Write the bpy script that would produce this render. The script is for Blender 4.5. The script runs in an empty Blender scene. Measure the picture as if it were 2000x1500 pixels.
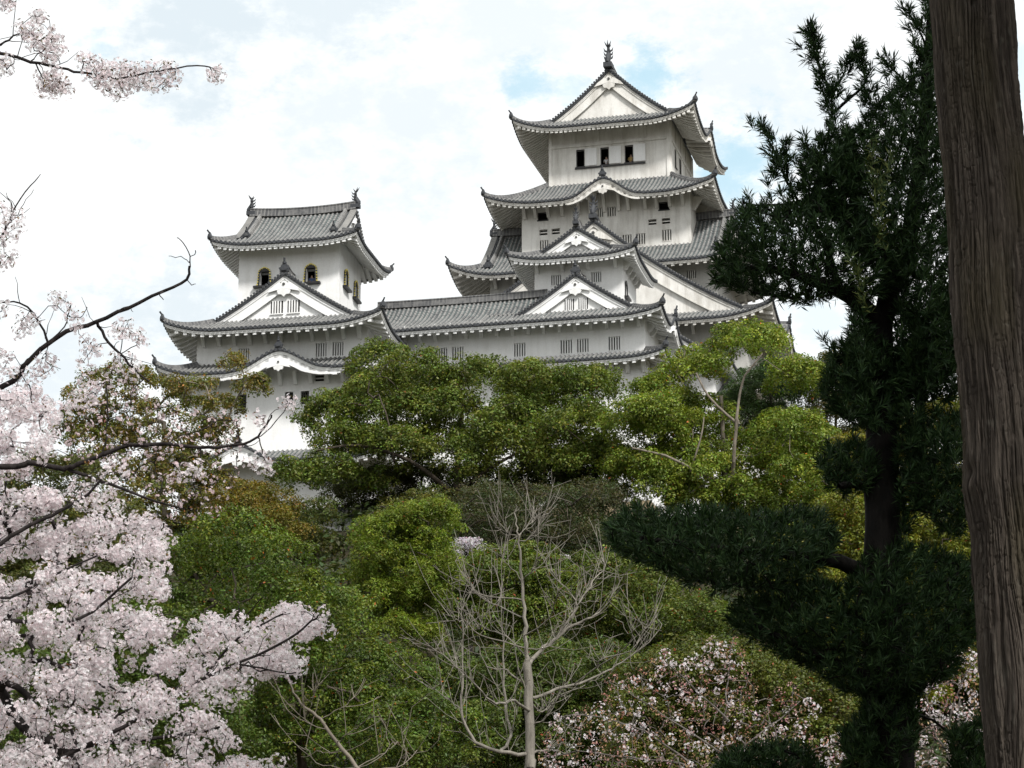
import bpy, math, random
import numpy as np
from mathutils import Vector, Matrix

random.seed(7)
RNG = np.random.default_rng(11)
SC = bpy.context.scene
COL = SC.collection
pi = math.pi

# ------------------------------------------------------------------ camera
PITCH = math.radians(16.0)
FPX = 5000.0           # focal length in photo pixels (2000 px wide frame)
CAMZ = 1.6
cam = bpy.data.cameras.new("camera")
cam.sensor_width = 36.0
cam.lens = 36.0 * FPX / 2000.0
cam.clip_start = 0.1
cam.clip_end = 9000.0
camo = bpy.data.objects.new("camera", cam)
COL.objects.link(camo)
camo.location = (0, 0, CAMZ)
camo.rotation_euler = (math.radians(90) + PITCH, 0, 0)
SC.camera = camo


def ray(px, py):
    X = (px - 1000) / FPX
    U = (750 - py) / FPX
    return (X, math.cos(PITCH) - U * math.sin(PITCH), math.sin(PITCH) + U * math.cos(PITCH))


def at(px, py, Y):
    d = ray(px, py)
    k = Y / d[1]
    return Vector((d[0] * k, Y, CAMZ + d[2] * k))


# ------------------------------------------------------------------ sky, sun, exposure
SUN_EL, SUN_AZ = 43.0, 148.0      # azimuth clockwise from north (+Y); the sun is behind the camera, to the right
SC.view_settings.view_transform = 'Standard'
SC.view_settings.look = 'None'
SC.view_settings.gamma = 1.0
SC.view_settings.exposure = 0.32

world = bpy.data.worlds.new("World")
SC.world = world
world.use_nodes = True
wn, wl = world.node_tree.nodes, world.node_tree.links
wn.clear()


def wnode(t, **kw):
    n = wn.new(t)
    for k, v in kw.items():
        setattr(n, k, v)
    return n


w_out = wnode('ShaderNodeOutputWorld')
w_bg = wnode('ShaderNodeBackground')
w_bg.inputs['Strength'].default_value = 0.1
w_sky = wnode('ShaderNodeTexSky', sky_type='NISHITA', sun_disc=False)
w_sky.sun_elevation = math.radians(SUN_EL)
w_sky.sun_rotation = math.radians(SUN_AZ)
w_tc = wnode('ShaderNodeTexCoord')


def wmath(op, a, b=None, c=None):
    n = wnode('ShaderNodeMath', operation=op)
    for i, v in enumerate((a, b, c)):
        if v is None:
            continue
        if isinstance(v, (int, float)):
            n.inputs[i].default_value = v
        else:
            wl.new(v, n.inputs[i])
    return n.outputs[0]


def wrange(v, a, b, c, d, smooth=True):
    n = wnode('ShaderNodeMapRange')
    if smooth:
        n.interpolation_type = 'SMOOTHSTEP'
    wl.new(v, n.inputs[0])
    for i, q in enumerate((a, b, c, d)):
        n.inputs[i + 1].default_value = q
    return n.outputs[0]


def wnoise(scale, detail, zs=2.0, rough=0.55, off=0.0):
    m = wnode('ShaderNodeMapping')
    m.inputs['Scale'].default_value = (1, 1, zs)
    m.inputs['Location'].default_value = (off, off * 0.7, off * 1.3)
    wl.new(w_tc.outputs['Generated'], m.inputs[0])
    n = wnode('ShaderNodeTexNoise')
    n.inputs['Scale'].default_value = scale
    n.inputs['Detail'].default_value = detail
    n.inputs['Roughness'].default_value = rough
    wl.new(m.outputs[0], n.inputs['Vector'])
    return n.outputs[0]


n_fine = wnoise(26.0, 7.0, 2.0, 0.6)
n_rag = wnoise(95.0, 6.0, 1.6, 0.65, 1.7)
n_big = wnoise(9.0, 5.0, 2.6, 0.5, 3.1)


def sky_spot(px, py, rad_px, wob=0.75):
    """1 in the direction of a gap in the clouds, 0 away from it, with a ragged edge"""
    d = Vector(ray(px, py)).normalized()
    v = wnode('ShaderNodeVectorMath', operation='DISTANCE')
    wl.new(w_tc.outputs['Generated'], v.inputs[0])
    v.inputs[1].default_value = d
    r = rad_px / FPX
    dist = wmath('ADD', v.outputs['Value'], wmath('MULTIPLY', wmath('SUBTRACT', wmath('ADD', n_fine, n_rag), 1.0), r * wob * 3.6))
    return wrange(dist, r * 0.2, r * 1.75, 1.0, 0.0)


def wmax(lst):
    o = lst[0]
    for q in lst[1:]:
        o = wmath('MAXIMUM', o, q)
    return o


blue = wmax([wmath('MULTIPLY', sky_spot(1268, 160, 52), 0.8), wmath('MULTIPLY', sky_spot(1030, 160, 40), 0.68),
             wmath('MULTIPLY', sky_spot(1450, 340, 90), 0.75), wmath('MULTIPLY', sky_spot(1110, 175, 34), 0.4),
             wmath('MULTIPLY', sky_spot(1600, 640, 60), 0.35), wmath('MULTIPLY', sky_spot(190, 95, 30), 0.3),
             wmath('MULTIPLY', sky_spot(1990, 130, 70), 0.4)])
grey = wmax([wmath('MULTIPLY', sky_spot(380, 10, 190), 0.8), wmath('MULTIPLY', sky_spot(620, -10, 170), 0.7), wmath('MULTIPLY', sky_spot(660, 215, 110), 0.55),
             wmath('MULTIPLY', sky_spot(800, 250, 130), 0.55), wmath('MULTIPLY', sky_spot(340, 600, 120), 0.7),
             wmath('MULTIPLY', sky_spot(290, 340, 90), 0.25), wmath('MULTIPLY', sky_spot(130, 720, 120), 0.6),
             wmath('MULTIPLY', sky_spot(1010, 30, 160), 0.5), wmath('MULTIPLY', sky_spot(1470, 130, 200), 0.55),
             wmath('MULTIPLY', sky_spot(1560, 250, 110), 0.5)])
grey_all = wmath('MAXIMUM', grey, wrange(n_big, 0.52, 0.8, 0.0, 0.5))

w_cloud = wnode('ShaderNodeMix', data_type='RGBA')
w_cloud.inputs[6].default_value = (9.0, 9.15, 9.15, 1)
w_cloud.inputs[7].default_value = (5.7, 6.6, 7.2, 1)
wl.new(grey_all, w_cloud.inputs[0])
w_blue = wnode('ShaderNodeMix', data_type='RGBA')          # thin veil of cloud even in the gaps
w_blue.inputs[0].default_value = 0.75
w_blue.inputs[7].default_value = (4.9, 7.7, 8.9, 1)
wl.new(w_sky.outputs[0], w_blue.inputs[6])
w_mix = wnode('ShaderNodeMix', data_type='RGBA')
wl.new(blue, w_mix.inputs[0])
wl.new(w_cloud.outputs[2], w_mix.inputs[6])
wl.new(w_blue.outputs[2], w_mix.inputs[7])
wl.new(w_mix.outputs[2], w_bg.inputs['Color'])
wl.new(w_bg.outputs[0], w_out.inputs['Surface'])

sun = bpy.data.lights.new("sun", 'SUN')
sun.energy = 3.4
sun.angle = math.radians(9)
sun.color = (1.0, 0.975, 0.94)
suno = bpy.data.objects.new("sun", sun)
COL.objects.link(suno)
_e, _a = math.radians(SUN_EL), math.radians(SUN_AZ)
_d = Vector((math.sin(_a) * math.cos(_e), math.cos(_a) * math.cos(_e), math.sin(_e)))
suno.rotation_euler = _d.to_track_quat('Z', 'Y').to_euler()
suno.location = (0, 0, 120)

# ------------------------------------------------------------------ materials


class NT:
    def __init__(self, name):
        self.m = bpy.data.materials.new(name)
        self.m.use_nodes = True
        self.n = self.m.node_tree.nodes
        self.l = self.m.node_tree.links
        self.n.clear()
        self.out = self.n.new('ShaderNodeOutputMaterial')
        self.bs = None

    def node(self, t, **kw):
        n = self.n.new(t)
        for k, v in kw.items():
            setattr(n, k, v)
        return n

    def put(self, sock, v):
        if isinstance(v, (int, float)):
            sock.default_value = v
        elif isinstance(v, tuple):
            sock.default_value = v if len(v) != 3 or sock.type == 'VECTOR' else (*v, 1)
        else:
            self.l.new(v, sock)

    def noise(self, scale, detail=4, rough=0.55, vec=None, map_scale=None, coord='Object'):
        n = self.node('ShaderNodeTexNoise')
        n.inputs['Scale'].default_value = scale
        n.inputs['Detail'].default_value = detail
        n.inputs['Roughness'].default_value = rough
        if vec is None:
            tc = self.node('ShaderNodeTexCoord')
            vec = tc.outputs[coord]
        if map_scale:
            mp = self.node('ShaderNodeMapping')
            mp.inputs['Scale'].default_value = map_scale
            self.l.new(vec, mp.inputs[0])
            vec = mp.outputs[0]
        self.l.new(vec, n.inputs['Vector'])
        return n.outputs[0]

    def ramp(self, fac, stops):
        n = self.node('ShaderNodeValToRGB')
        e = n.color_ramp.elements
        while len(e) < len(stops):
            e.new(0.5)
        for i, (p, c) in enumerate(stops):
            e[i].position = p
            e[i].color = (*c, 1) if len(c) == 3 else c
        self.l.new(fac, n.inputs[0])
        return n.outputs[0]

    def mix(self, fac, a, b, mode='MIX'):
        n = self.node('ShaderNodeMix', data_type='RGBA', blend_type=mode)
        self.put(n.inputs[0], fac)
        self.put(n.inputs[6], a)
        self.put(n.inputs[7], b)
        return n.outputs[2]

    def math(self, op, a, b=None):
        n = self.node('ShaderNodeMath', operation=op)
        self.put(n.inputs[0], a)
        if b is not None:
            self.put(n.inputs[1], b)
        return n.outputs[0]

    def bump(self, h, strength, dist):
        n = self.node('ShaderNodeBump')
        n.inputs['Strength'].default_value = strength
        n.inputs['Distance'].default_value = dist
        self.l.new(h, n.inputs['Height'])
        return n.outputs[0]

    def principled(self, color, rough=0.8, spec=0.3, normal=None):
        b = self.node('ShaderNodeBsdfPrincipled')
        self.put(b.inputs['Base Color'], color)
        self.put(b.inputs['Roughness'], rough)
        b.inputs['Specular IOR Level'].default_value = spec
        if normal is not None:
            self.l.new(normal, b.inputs['Normal'])
        self.l.new(b.outputs[0], self.out.inputs[0])
        self.bs = b
        return self.m


def plaster_mat(name, base, dirt, amount):
    t = NT(name)
    streak = t.noise(1.1, 6, 0.65, map_scale=(1.6, 1.6, 0.22))
    blot = t.noise(0.55, 5, 0.6)
    fine = t.noise(9.0, 4, 0.6)
    f = t.math('MULTIPLY', t.ramp(streak, [(0.45, (0, 0, 0)), (0.72, (1, 1, 1))]), amount)
    f2 = t.math('MULTIPLY', t.ramp(blot, [(0.42, (0, 0, 0)), (0.75, (1, 1, 1))]), amount * 0.7)
    c = t.mix(f, base, dirt)
    c = t.mix(f2, c, dirt)
    c = t.mix(0.10, c, t.ramp(fine, [(0.3, (0.25, 0.24, 0.22)), (0.7, (0.95, 0.95, 0.93))]))
    return t.principled(c, 0.9, 0.15, t.bump(fine, 0.15, 0.02))


def tile_rib_mat(name, dark, mid, plaster, amt):
    t = NT(name)
    at_ = t.node('ShaderNodeAttribute', attribute_name='tile_uv')
    sep = t.node('ShaderNodeSeparateXYZ')
    t.l.new(at_.outputs['Vector'], sep.inputs[0])
    u, v = sep.outputs[0], sep.outputs[1]
    fu = t.math('FLOOR', u)
    fv = t.math('FLOOR', v)
    cb = t.node('ShaderNodeCombineXYZ')
    t.l.new(fu, cb.inputs[0])
    t.l.new(fv, cb.inputs[1])
    wn_ = t.node('ShaderNodeTexWhiteNoise', noise_dimensions='2D')
    t.l.new(cb.outputs[0], wn_.inputs['Vector'])
    base = t.mix(wn_.outputs['Value'], dark, mid)
    fr = t.math('FRACT', v)
    band = t.math('LESS_THAN', fr, 0.34)
    wear = t.noise(0.8, 4, 0.6)
    k = t.math('MULTIPLY', band, t.ramp(wear, [(0.3, (amt, amt, amt)), (0.7, (1, 1, 1))]))
    k2 = t.math('MAXIMUM', k, t.math('MULTIPLY', t.ramp(t.noise(2.3, 5, 0.65), [(0.42, (0, 0, 0)), (0.68, (1, 1, 1))]), 0.62))
    c = t.mix(k2, base, plaster)
    return t.principled(c, 0.75, 0.3)


def plain(name, c, rough=0.8, spec=0.25, var=0.25, scale=3.0):
    t = NT(name)
    n = t.noise(scale, 5, 0.6)
    lo = tuple(x * (1 - var) for x in c)
    hi = tuple(min(1, x * (1 + var)) for x in c)
    return t.principled(t.ramp(n, [(0.3, lo), (0.7, hi)]), rough, spec)


M = {}
M['white'] = plaster_mat('white_plaster', (0.86, 0.86, 0.855), (0.60, 0.59, 0.56), 0.4)
M['cream'] = plaster_mat('weathered_plaster', (0.78, 0.762, 0.72), (0.40, 0.375, 0.33), 0.75)
M['shaded_grimy_plaster'] = plaster_mat('shaded_grimy_plaster', (0.5, 0.49, 0.46), (0.3, 0.29, 0.27), 0.5)  # grey holds grime plus painted-in shade for keep walls under the eaves
M['rib'] = tile_rib_mat('round_tiles', (0.085, 0.086, 0.088), (0.16, 0.16, 0.158), (0.31, 0.303, 0.285), 0.3)
M['trough'] = tile_rib_mat('flat_tiles', (0.035, 0.037, 0.04), (0.065, 0.067, 0.07), (0.13, 0.168, 0.16), 0.0)
M['disc'] = plain('eave_tiles', (0.05, 0.053, 0.058), 0.7, 0.3, 0.5, 6.0)
M['ridge'] = tile_rib_mat('ridge_tiles', (0.06, 0.062, 0.066), (0.11, 0.11, 0.112), (0.24, 0.235, 0.225), 0.15)
M['dark_tile'] = plain('ornament_tile', (0.040, 0.043, 0.048), 0.65, 0.4, 0.4, 5.0)
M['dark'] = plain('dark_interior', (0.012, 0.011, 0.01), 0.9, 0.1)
M['slot'] = plain('grey_shutter', (0.10, 0.10, 0.095), 0.9, 0.1)
M['black'] = plain('black_lacquer', (0.013, 0.012, 0.012), 0.4, 0.4)
M['gold'] = plain('gilt_fittings', (0.85, 0.68, 0.15), 0.45, 0.5)

# ------------------------------------------------------------------ object helpers


def tag(o, label=None, cat=None, group=None, kind=None):
    if label:
        o['label'] = label
    if cat:
        o['category'] = cat
    if group:
        o['group'] = group
    if kind:
        o['kind'] = kind
    return o


def empty(name, loc, rz=0.0):
    o = bpy.data.objects.new(name, None)
    o.empty_display_size = 0.5
    COL.objects.link(o)
    o.location = loc
    o.rotation_euler = (0, 0, rz)
    return o


class MB:
    """collects faces of one mesh"""

    def __init__(self):
        self.v, self.f, self.m, self.uv = [], [], [], []

    def vert(self, p, uv=(0, 0)):
        self.v.append((p[0], p[1], p[2]))
        self.uv.append(uv)
        return len(self.v) - 1

    def quad(self, a, b, c, d, m=0):
        i = len(self.v)
        for p in (a, b, c, d):
            self.vert(p)
        self.f.append((i, i + 1, i + 2, i + 3))
        self.m.append(m)

    def poly(self, pts, m=0):
        i = len(self.v)
        for p in pts:
            self.vert(p)
        self.f.append(tuple(range(i, i + len(pts))))
        self.m.append(m)

    def box(self, x0, x1, y0, y1, z0, z1, m=0):
        self.hexa([(x0, y0, z0), (x1, y0, z0), (x1, y1, z0), (x0, y1, z0), (x0, y0, z1), (x1, y0, z1), (x1, y1, z1), (x0, y1, z1)], m)

    def hexa(self, p, m=0):
        i = len(self.v)
        for q in p:
            self.vert(q)
        for f in ((0, 3, 2, 1), (4, 5, 6, 7), (0, 1, 5, 4), (1, 2, 6, 5), (2, 3, 7, 6), (3, 0, 4, 7)):
            self.f.append(tuple(i + k for k in f))
            self.m.append(m)

    def sweep(self, pts, prof, side, m=0, caps=True, uvs=0.3, scale=None):
        """closed profile (s, n) carried along pts; side: constant side vector or None for cross(t, z)"""
        n = len(pts)
        k = len(prof)
        i0 = len(self.v)
        L = 0.0
        for i, p in enumerate(pts):
            p = Vector(p)
            t = (Vector(pts[min(i + 1, n - 1)]) - Vector(pts[max(i - 1, 0)])).normalized()
            s = Vector(side) if side is not None else t.cross(Vector((0, 0, 1))).normalized()
            up = s.cross(t).normalized()
            if up.z < 0:
                up = -up
            if i:
                L += (p - Vector(pts[i - 1])).length
            sc = scale[i] if scale else 1.0
            for j, (a, b) in enumerate(prof):
                self.vert(p + s * (a * sc) + up * (b * sc), (j, L / uvs))
        for i in range(n - 1):
            for j in range(k):
                a = i0 + i * k + j
                b = i0 + i * k + (j + 1) % k
                self.f.append((a, b, b + k, a + k))
                self.m.append(m)
        if caps:
            self.f.append(tuple(i0 + j for j in range(k)))
            self.f.append(tuple(i0 + (n - 1) * k + j for j in reversed(range(k))))
            self.m += [m, m]

    def build(self, name, mats, parent=None, dz=0.0, loc=None):
        me = bpy.data.meshes.new(name)
        v = np.array(self.v, dtype=np.float64).reshape(-1, 3)
        v[:, 2] -= dz
        me.from_pydata(v.tolist(), [], self.f)
        for q in mats:
            me.materials.append(q)
        if len(mats) > 1:
            me.polygons.foreach_set('material_index', self.m)
        a = me.attributes.new('tile_uv', 'FLOAT_VECTOR', 'POINT')
        uv = np.zeros((len(self.v), 3), dtype=np.float32)
        if self.uv:
            uv[:, :2] = np.array(self.uv, dtype=np.float32)
        a.data.foreach_set('vector', uv.ravel())
        me.update()
        o = bpy.data.objects.new(name, me)
        COL.objects.link(o)
        if parent is not None:
            o.parent = parent
        if loc is not None:
            o.location = loc
        return o


def circ(r, n=8, cx=0.0, cy=0.0, ph=0.0):
    return [(cx + r * math.cos(ph + 2 * pi * i / n), cy + r * math.sin(ph + 2 * pi * i / n)) for i in range(n)]

# ------------------------------------------------------------------ Japanese tiled roofs
SP = 0.36          # spacing of the rows of round tiles


class Roof:
    """hipped skirt roof, or hip-and-gable roof, over the rectangle x0..x1, y0..y1 (eaves) of a building's frame"""

    def __init__(self, bld, x0, x1, y0, y1, z0, slope, curve, lift=0.8, lr=4.5, wall=2.2, bumps=None, th=0.36, corners=((0, 0), (1, 0), (0, 1), (1, 1))):
        self.corners = corners
        self.b, self.x0, self.x1, self.y0, self.y1, self.z0 = bld, x0, x1, y0, y1, z0
        self.s, self.c, self.lift, self.lr, self.wall, self.th = slope, curve, lift, lr, wall, th
        self.bumps = bumps or {}
        self.tiles = MB()
        self.eave = MB()
        self.root = None

    kink = None        # (depth, curvature) of a steeper upper part

    def h(self, d):
        e = max(0.0, d - self.kink[0]) if self.kink else 0.0
        return self.s * d + self.c * d * d + (self.kink[1] * e * e if self.kink else 0.0)

    def L(self, side):
        return self.x1 - self.x0 if side in 'FB' else self.y1 - self.y0

    def bump(self, side, a):
        if side in self.bumps:
            ac, hw, H = self.bumps[side]
            t = abs(a - ac) / hw
            if t < 1:
                return H * 0.5 * (1 + math.cos(pi * t ** 0.85))
        return 0.0

    def P(self, side, a, d):
        L = self.L(side)
        if side == 'F':
            x, y = self.x0 + a, self.y0 + d
        elif side == 'R':
            x, y = self.x1 - d, self.y0 + a
        elif side == 'B':
            x, y = self.x1 - a, self.y1 - d
        else:
            x, y = self.x0 + d, self.y1 - a
        z = self.z0 + self.h(d)
        for (cx, cy) in self.corners:
            u = abs(x - (self.x1 if cx else self.x0))
            w = abs(y - (self.y1 if cy else self.y0))
            if u < self.lr and w < self.lr:
                z += self.lift * (1 - u / self.lr) ** 2 * (1 - w / self.lr) ** 2
        b = self.bump(side, a)
        if b > 0:
            z1 = self.z0 + b + 0.10 * d
            # smooth maximum
            k = 0.25
            hh = max(0.0, min(1.0, 0.5 + 0.5 * (z1 - z) / k))
            z = z * (1 - hh) + z1 * hh + k * hh * (1 - hh)
        return Vector((x, y, z))

    def along(self, side):
        return {'F': Vector((1, 0, 0)), 'R': Vector((0, 1, 0)), 'B': Vector((-1, 0, 0)), 'L': Vector((0, -1, 0))}[side]

    def outw(self, side):
        return {'F': Vector((0, -1, 0)), 'R': Vector((1, 0, 0)), 'B': Vector((0, 1, 0)), 'L': Vector((-1, 0, 0))}[side]

    def patch(self, side, a0, a1, dmax, dmin=None, ribs=True):
        """tiles between a0 and a1 along one eave, running up the slope from dmin(a) to dmax(a)"""
        mb = self.tiles
        dmin = dmin or (lambda a: 0.0)
        n = 9
        k0 = math.ceil(a0 / SP - 1e-6)
        cols = [a0] + [k * SP for k in range(k0, int(a1 / SP) + 2) if a0 + 1e-4 < k * SP < a1 - 1e-4] + [a1]
        base = len(mb.v)
        for a in cols:
            lo, hi = dmin(a), max(dmax(a), dmin(a))
            for j in range(n):
                d = lo + (hi - lo) * j / (n - 1)
                mb.vert(self.P(side, a, d), (a / SP, d / 0.3))
        for i in range(len(cols) - 1):
            for j in range(n - 1):
                q = base + i * n + j
                mb.f.append((q, q + n, q + n + 1, q + 1))
                mb.m.append(1)
        if not ribs:
            return
        al = self.along(side)
        up = Vector((0, 0, 1))
        r = 0.098
        prof = [(math.cos(t) * r, math.sin(t) * r * 1.15) for t in (pi, pi * 0.72, pi * 0.5, pi * 0.28, 0)]
        k = math.ceil((a0 - SP / 2) / SP)
        while (k + 0.5) * SP < a1:
            a = (k + 0.5) * SP
            k += 1
            if a < a0:
                continue
            lo, hi = dmin(a), dmax(a)
            if hi - lo < 0.12:
                continue
            b0 = len(mb.v)
            # the run of tiles leans along the local surface, also over a curved gable
            e = 0.02
            tang = (self.P(side, a + e, lo) - self.P(side, a - e, lo)).normalized()
            for j in range(n):
                d = lo + (hi - lo) * j / (n - 1)
                if j == 0 and lo == 0:
                    p = self.P(side, a, 0) + self.outw(side) * 0.05
                else:
                    p = self.P(side, a, d)
                for (s_, u_) in prof:
                    mb.vert(p + tang * s_ + up * u_, (a / SP, d / 0.3 + 0.5 * (k % 2)))
            for j in range(n - 1):
                for q in range(4):
                    o = b0 + j * 5 + q
                    mb.f.append((o, o + 1, o + 6, o + 5))
                    mb.m.append(0)
            if lo == 0:                                   # round end tile
                p = self.P(side, a, 0) + self.outw(side) * 0.07
                R = 0.142
                pts = [p + tang * (R * math.cos(t)) + up * (R * math.sin(t) - 0.015) for t in [2 * pi * q / 8 for q in range(8)]]
                back = [q - self.outw(side) * 0.12 for q in pts]
                mb.poly(pts, 2)
                for q in range(8):
                    mb.quad(pts[q], pts[(q + 1) % 8], back[(q + 1) % 8], back[q], 2)

    def eaves(self, side, a0=0.0, a1=None, raft=0.68, rw=0.27, wall=None, hipL=True, hipR=True):
        """dark tile edge, white fascia, soffit and rafters along one eave"""
        mb = self.eave
        L = self.L(side)
        a1 = L if a1 is None else a1
        W = wall or self.wall
        out = self.outw(side)
        n = max(8, int((a1 - a0) / 0.35))
        al = self.along(side)

        def pt(a, inset, dz):
            aa = a
            if hipL and a < a0 + 1e-6:
                aa = a + inset
            if hipR and a > a1 - 1e-6:
                aa = a - inset
            p = self.P(side, a, 0)
            q = p - out * inset
            if aa != a:
                q = q + al * (aa - a)
            return q + Vector((0, 0, dz))
        rows = [(0.0, 0.02, 0), (0.02, -0.14, 2), (0.08, -0.15, 2), (0.09, -0.26, 1), (0.13, -0.27, 1), (0.14, -self.th, 0), (0.32, -self.th, 0)]
        for i in range(n):
            b0 = a0 + (a1 - a0) * i / n
            b1 = a0 + (a1 - a0) * (i + 1) / n
            for j in range(len(rows) - 1):
                m = 1 if j < 2 else 0
                mb.quad(pt(b0, *rows[j][:2]), pt(b1, *rows[j][:2]), pt(b1, *rows[j + 1][:2]), pt(b0, *rows[j + 1][:2]), m)

        def lim(a):
            v = W
            if hipL:
                v = min(v, a - a0)
            if hipR:
                v = min(v, a1 - a)
            return max(v, 0.0)
        # soffit
        th = self.th
        ns = 5
        prev = None
        m_ = max(10, int((a1 - a0) / 0.4))
        for i in range(m_ + 1):
            a = a0 + (a1 - a0) * i / m_
            lm = lim(a)
            col = [self.P(side, a, min(0.3, lm) + (lm - min(0.3, lm)) * j / (ns - 1)) + Vector((0, 0, -th)) for j in range(ns)]
            if prev:
                for j in range(ns - 1):
                    mb.quad(prev[j], col[j], col[j + 1], prev[j + 1], 0)
            prev = col
        # rafters
        k = int((a1 - a0) / raft)
        st = (a1 - a0) / k
        for i in range(k):
            a = a0 + (i + 0.5) * st
            lm = lim(a)
            if lm < 0.45:
                continue
            pts = [self.P(side, a, 0.2 + (lm - 0.2) * j / 3) + Vector((0, 0, -th)) for j in range(4)]
            hw = al * (rw / 2)
            dn = Vector((0, 0, -rw))
            for j in range(3):
                p, q = pts[j], pts[j + 1]
                mb.hexa([p - hw + dn, p + hw + dn, q + hw + dn, q - hw + dn, p - hw, p + hw, q + hw, q - hw], 0)

    def hip_curve(self, cx, cy, w, n=10):
        """corner ridge: cx, cy in (0 left / 1 right, 0 front / 1 back)"""
        side = {(0, 0): 'F', (1, 0): 'F', (0, 1): 'B', (1, 1): 'B'}[(cx, cy)]
        L = self.L(side)
        flip = (cx == 1) == (side == 'F')
        pts = []
        for i in range(n + 1):
            d = -0.05 + (w + 0.05) * i / n
            dd = max(d, 0)
            p = self.P(side, (L - dd) if flip else dd, dd)
            if d < 0:
                p = p + Vector(((1 if cx else -1) * 0.05, (1 if cy else -1) * 0.05, 0.03))
            pts.append(p)
        return pts

    def finish(self, name='roof'):
        b = self.b
        self.root = self.tiles.build(name, [M['rib'], M['trough'], M['disc']], b.root, b.zb)
        if self.eave.f:
            self.eave.build('eaves', [b.white, M['disc']], self.root, b.zb)
        return self.root

    # ---- whole roofs
    def skirt(self, w, sides='FRLB', raft=0.68):
        for s in sides:
            L = self.L(s)
            self.patch(s, 0, L, lambda a, L=L: min(a, L - a, w))
            self.eaves(s, raft=raft)
        r = self.finish()
        for cx in (0, 1):
            if (cx == 0 and 'L' not in sides) or (cx == 1 and 'R' not in sides):
                continue
            hip_ridge(self, self.hip_curve(cx, 0, w))
        return r

    def gable_y(self, g, yend, sides='FRL', wallh=None, raft=0.68, left=True):
        """hip-and-gable roof with its gable facing the front and the ridge running back to yend"""
        W = self.x1 - self.x0
        Ly = self.y1 - self.y0
        for s in sides:
            L = self.L(s)
            if s in 'FB':
                self.patch(s, 0, L, lambda a, L=L: min(a, L - a, g + 0.55))
            else:
                e = yend - self.y0
                rng = [(0, g, lambda a: a), (g, e, lambda a: W / 2 - 0.02)]
                if e < L - 0.1:
                    rng.append((e, L, lambda a, L=L: min(L - a, g)))
                if s == 'L':
                    rng = [(L - q1, L - q0, (lambda f: lambda a: f(L - a))(fn)) for (q0, q1, fn) in rng]
                for (q0, q1, fn) in rng:
                    self.patch(s, q0, q1, fn)
            self.eaves(s, raft=raft)
        self.finish()
        hip_ridge(self, self.hip_curve(1, 0, g + 0.1))
        if left:
            hip_ridge(self, self.hip_curve(0, 0, g + 0.1))
        yv = self.y0 + g
        cx = (self.x0 + self.x1) / 2
        n = 14
        half = [Vector((self.x0 + g * 0.93 + (W / 2 - g * 0.93) * i / n, yv, self.z0 + self.h(g * 0.93 + (W / 2 - g * 0.93) * i / n))) for i in range(n + 1)]
        rng_l = half
        rng_r = [Vector((2 * cx - p.x, p.y, p.z)) for p in half]
        gable(self, rng_l, rng_r, Vector((0, -1, 0)), yend - yv)
        return self

    def gable_x(self, g, raft=0.68, sides='FRL', ends='LR'):
        """hip-and-gable roof with the ridge running left to right"""
        D = self.y1 - self.y0
        L = self.x1 - self.x0
        for s in 'FB':
            for (q0, q1, fn) in ((0, g, lambda a: a), (g, L - g, lambda a: D / 2 - 0.02), (L - g, L, lambda a: L - a)):
                self.patch(s, q0, q1, fn)
            self.eaves(s, raft=raft)
        for s in 'LR':
            self.patch(s, 0, D, lambda a: min(a, D - a, g + 0.55))
            self.eaves(s, raft=raft)
        self.finish()
        for c in (0, 1):
            hip_ridge(self, self.hip_curve(c, 0, g + 0.1))
            hip_ridge(self, self.hip_curve(c, 1, g + 0.1))
        cy = (self.y0 + self.y1) / 2
        n = 14
        for e in ends:
            xv = self.x0 + g if e == 'L' else self.x1 - g
            o = Vector((-1, 0, 0)) if e == 'L' else Vector((1, 0, 0))
            a = [Vector((xv, self.y0 + g * 0.93 + (D / 2 - g * 0.93) * i / n, self.z0 + self.h(g * 0.93 + (D / 2 - g * 0.93) * i / n))) for i in range(n + 1)]
            b = [Vector((p.x, 2 * cy - p.y, p.z)) for p in a]
            gable(self, a, b, o, L - 2 * g, ridge=(e == 'L'))
        return self


RIDGE_PROF = [(-0.20, -0.05), (0.20, -0.05), (0.17, 0.16), (0.12, 0.19), (0.10, 0.30), (0, 0.36), (-0.10, 0.30), (-0.12, 0.19), (-0.17, 0.16)]


def hip_ridge(roof, pts, k=1.0, orn=True):
    b = roof.b
    mb = MB()
    mb.sweep(pts, [(x * k, y * k) for x, y in RIDGE_PROF], None, 0)
    mb.build('hip_ridge', [M['ridge']], roof.root, b.zb)
    if orn:
        d = (Vector(pts[0]) - Vector(pts[1]))
        d.z = 0
        ornament(roof, 'end_tile', Vector(pts[0]) + Vector((0, 0, 0.22)), math.atan2(d.x, -d.y), 0.8)


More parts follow.
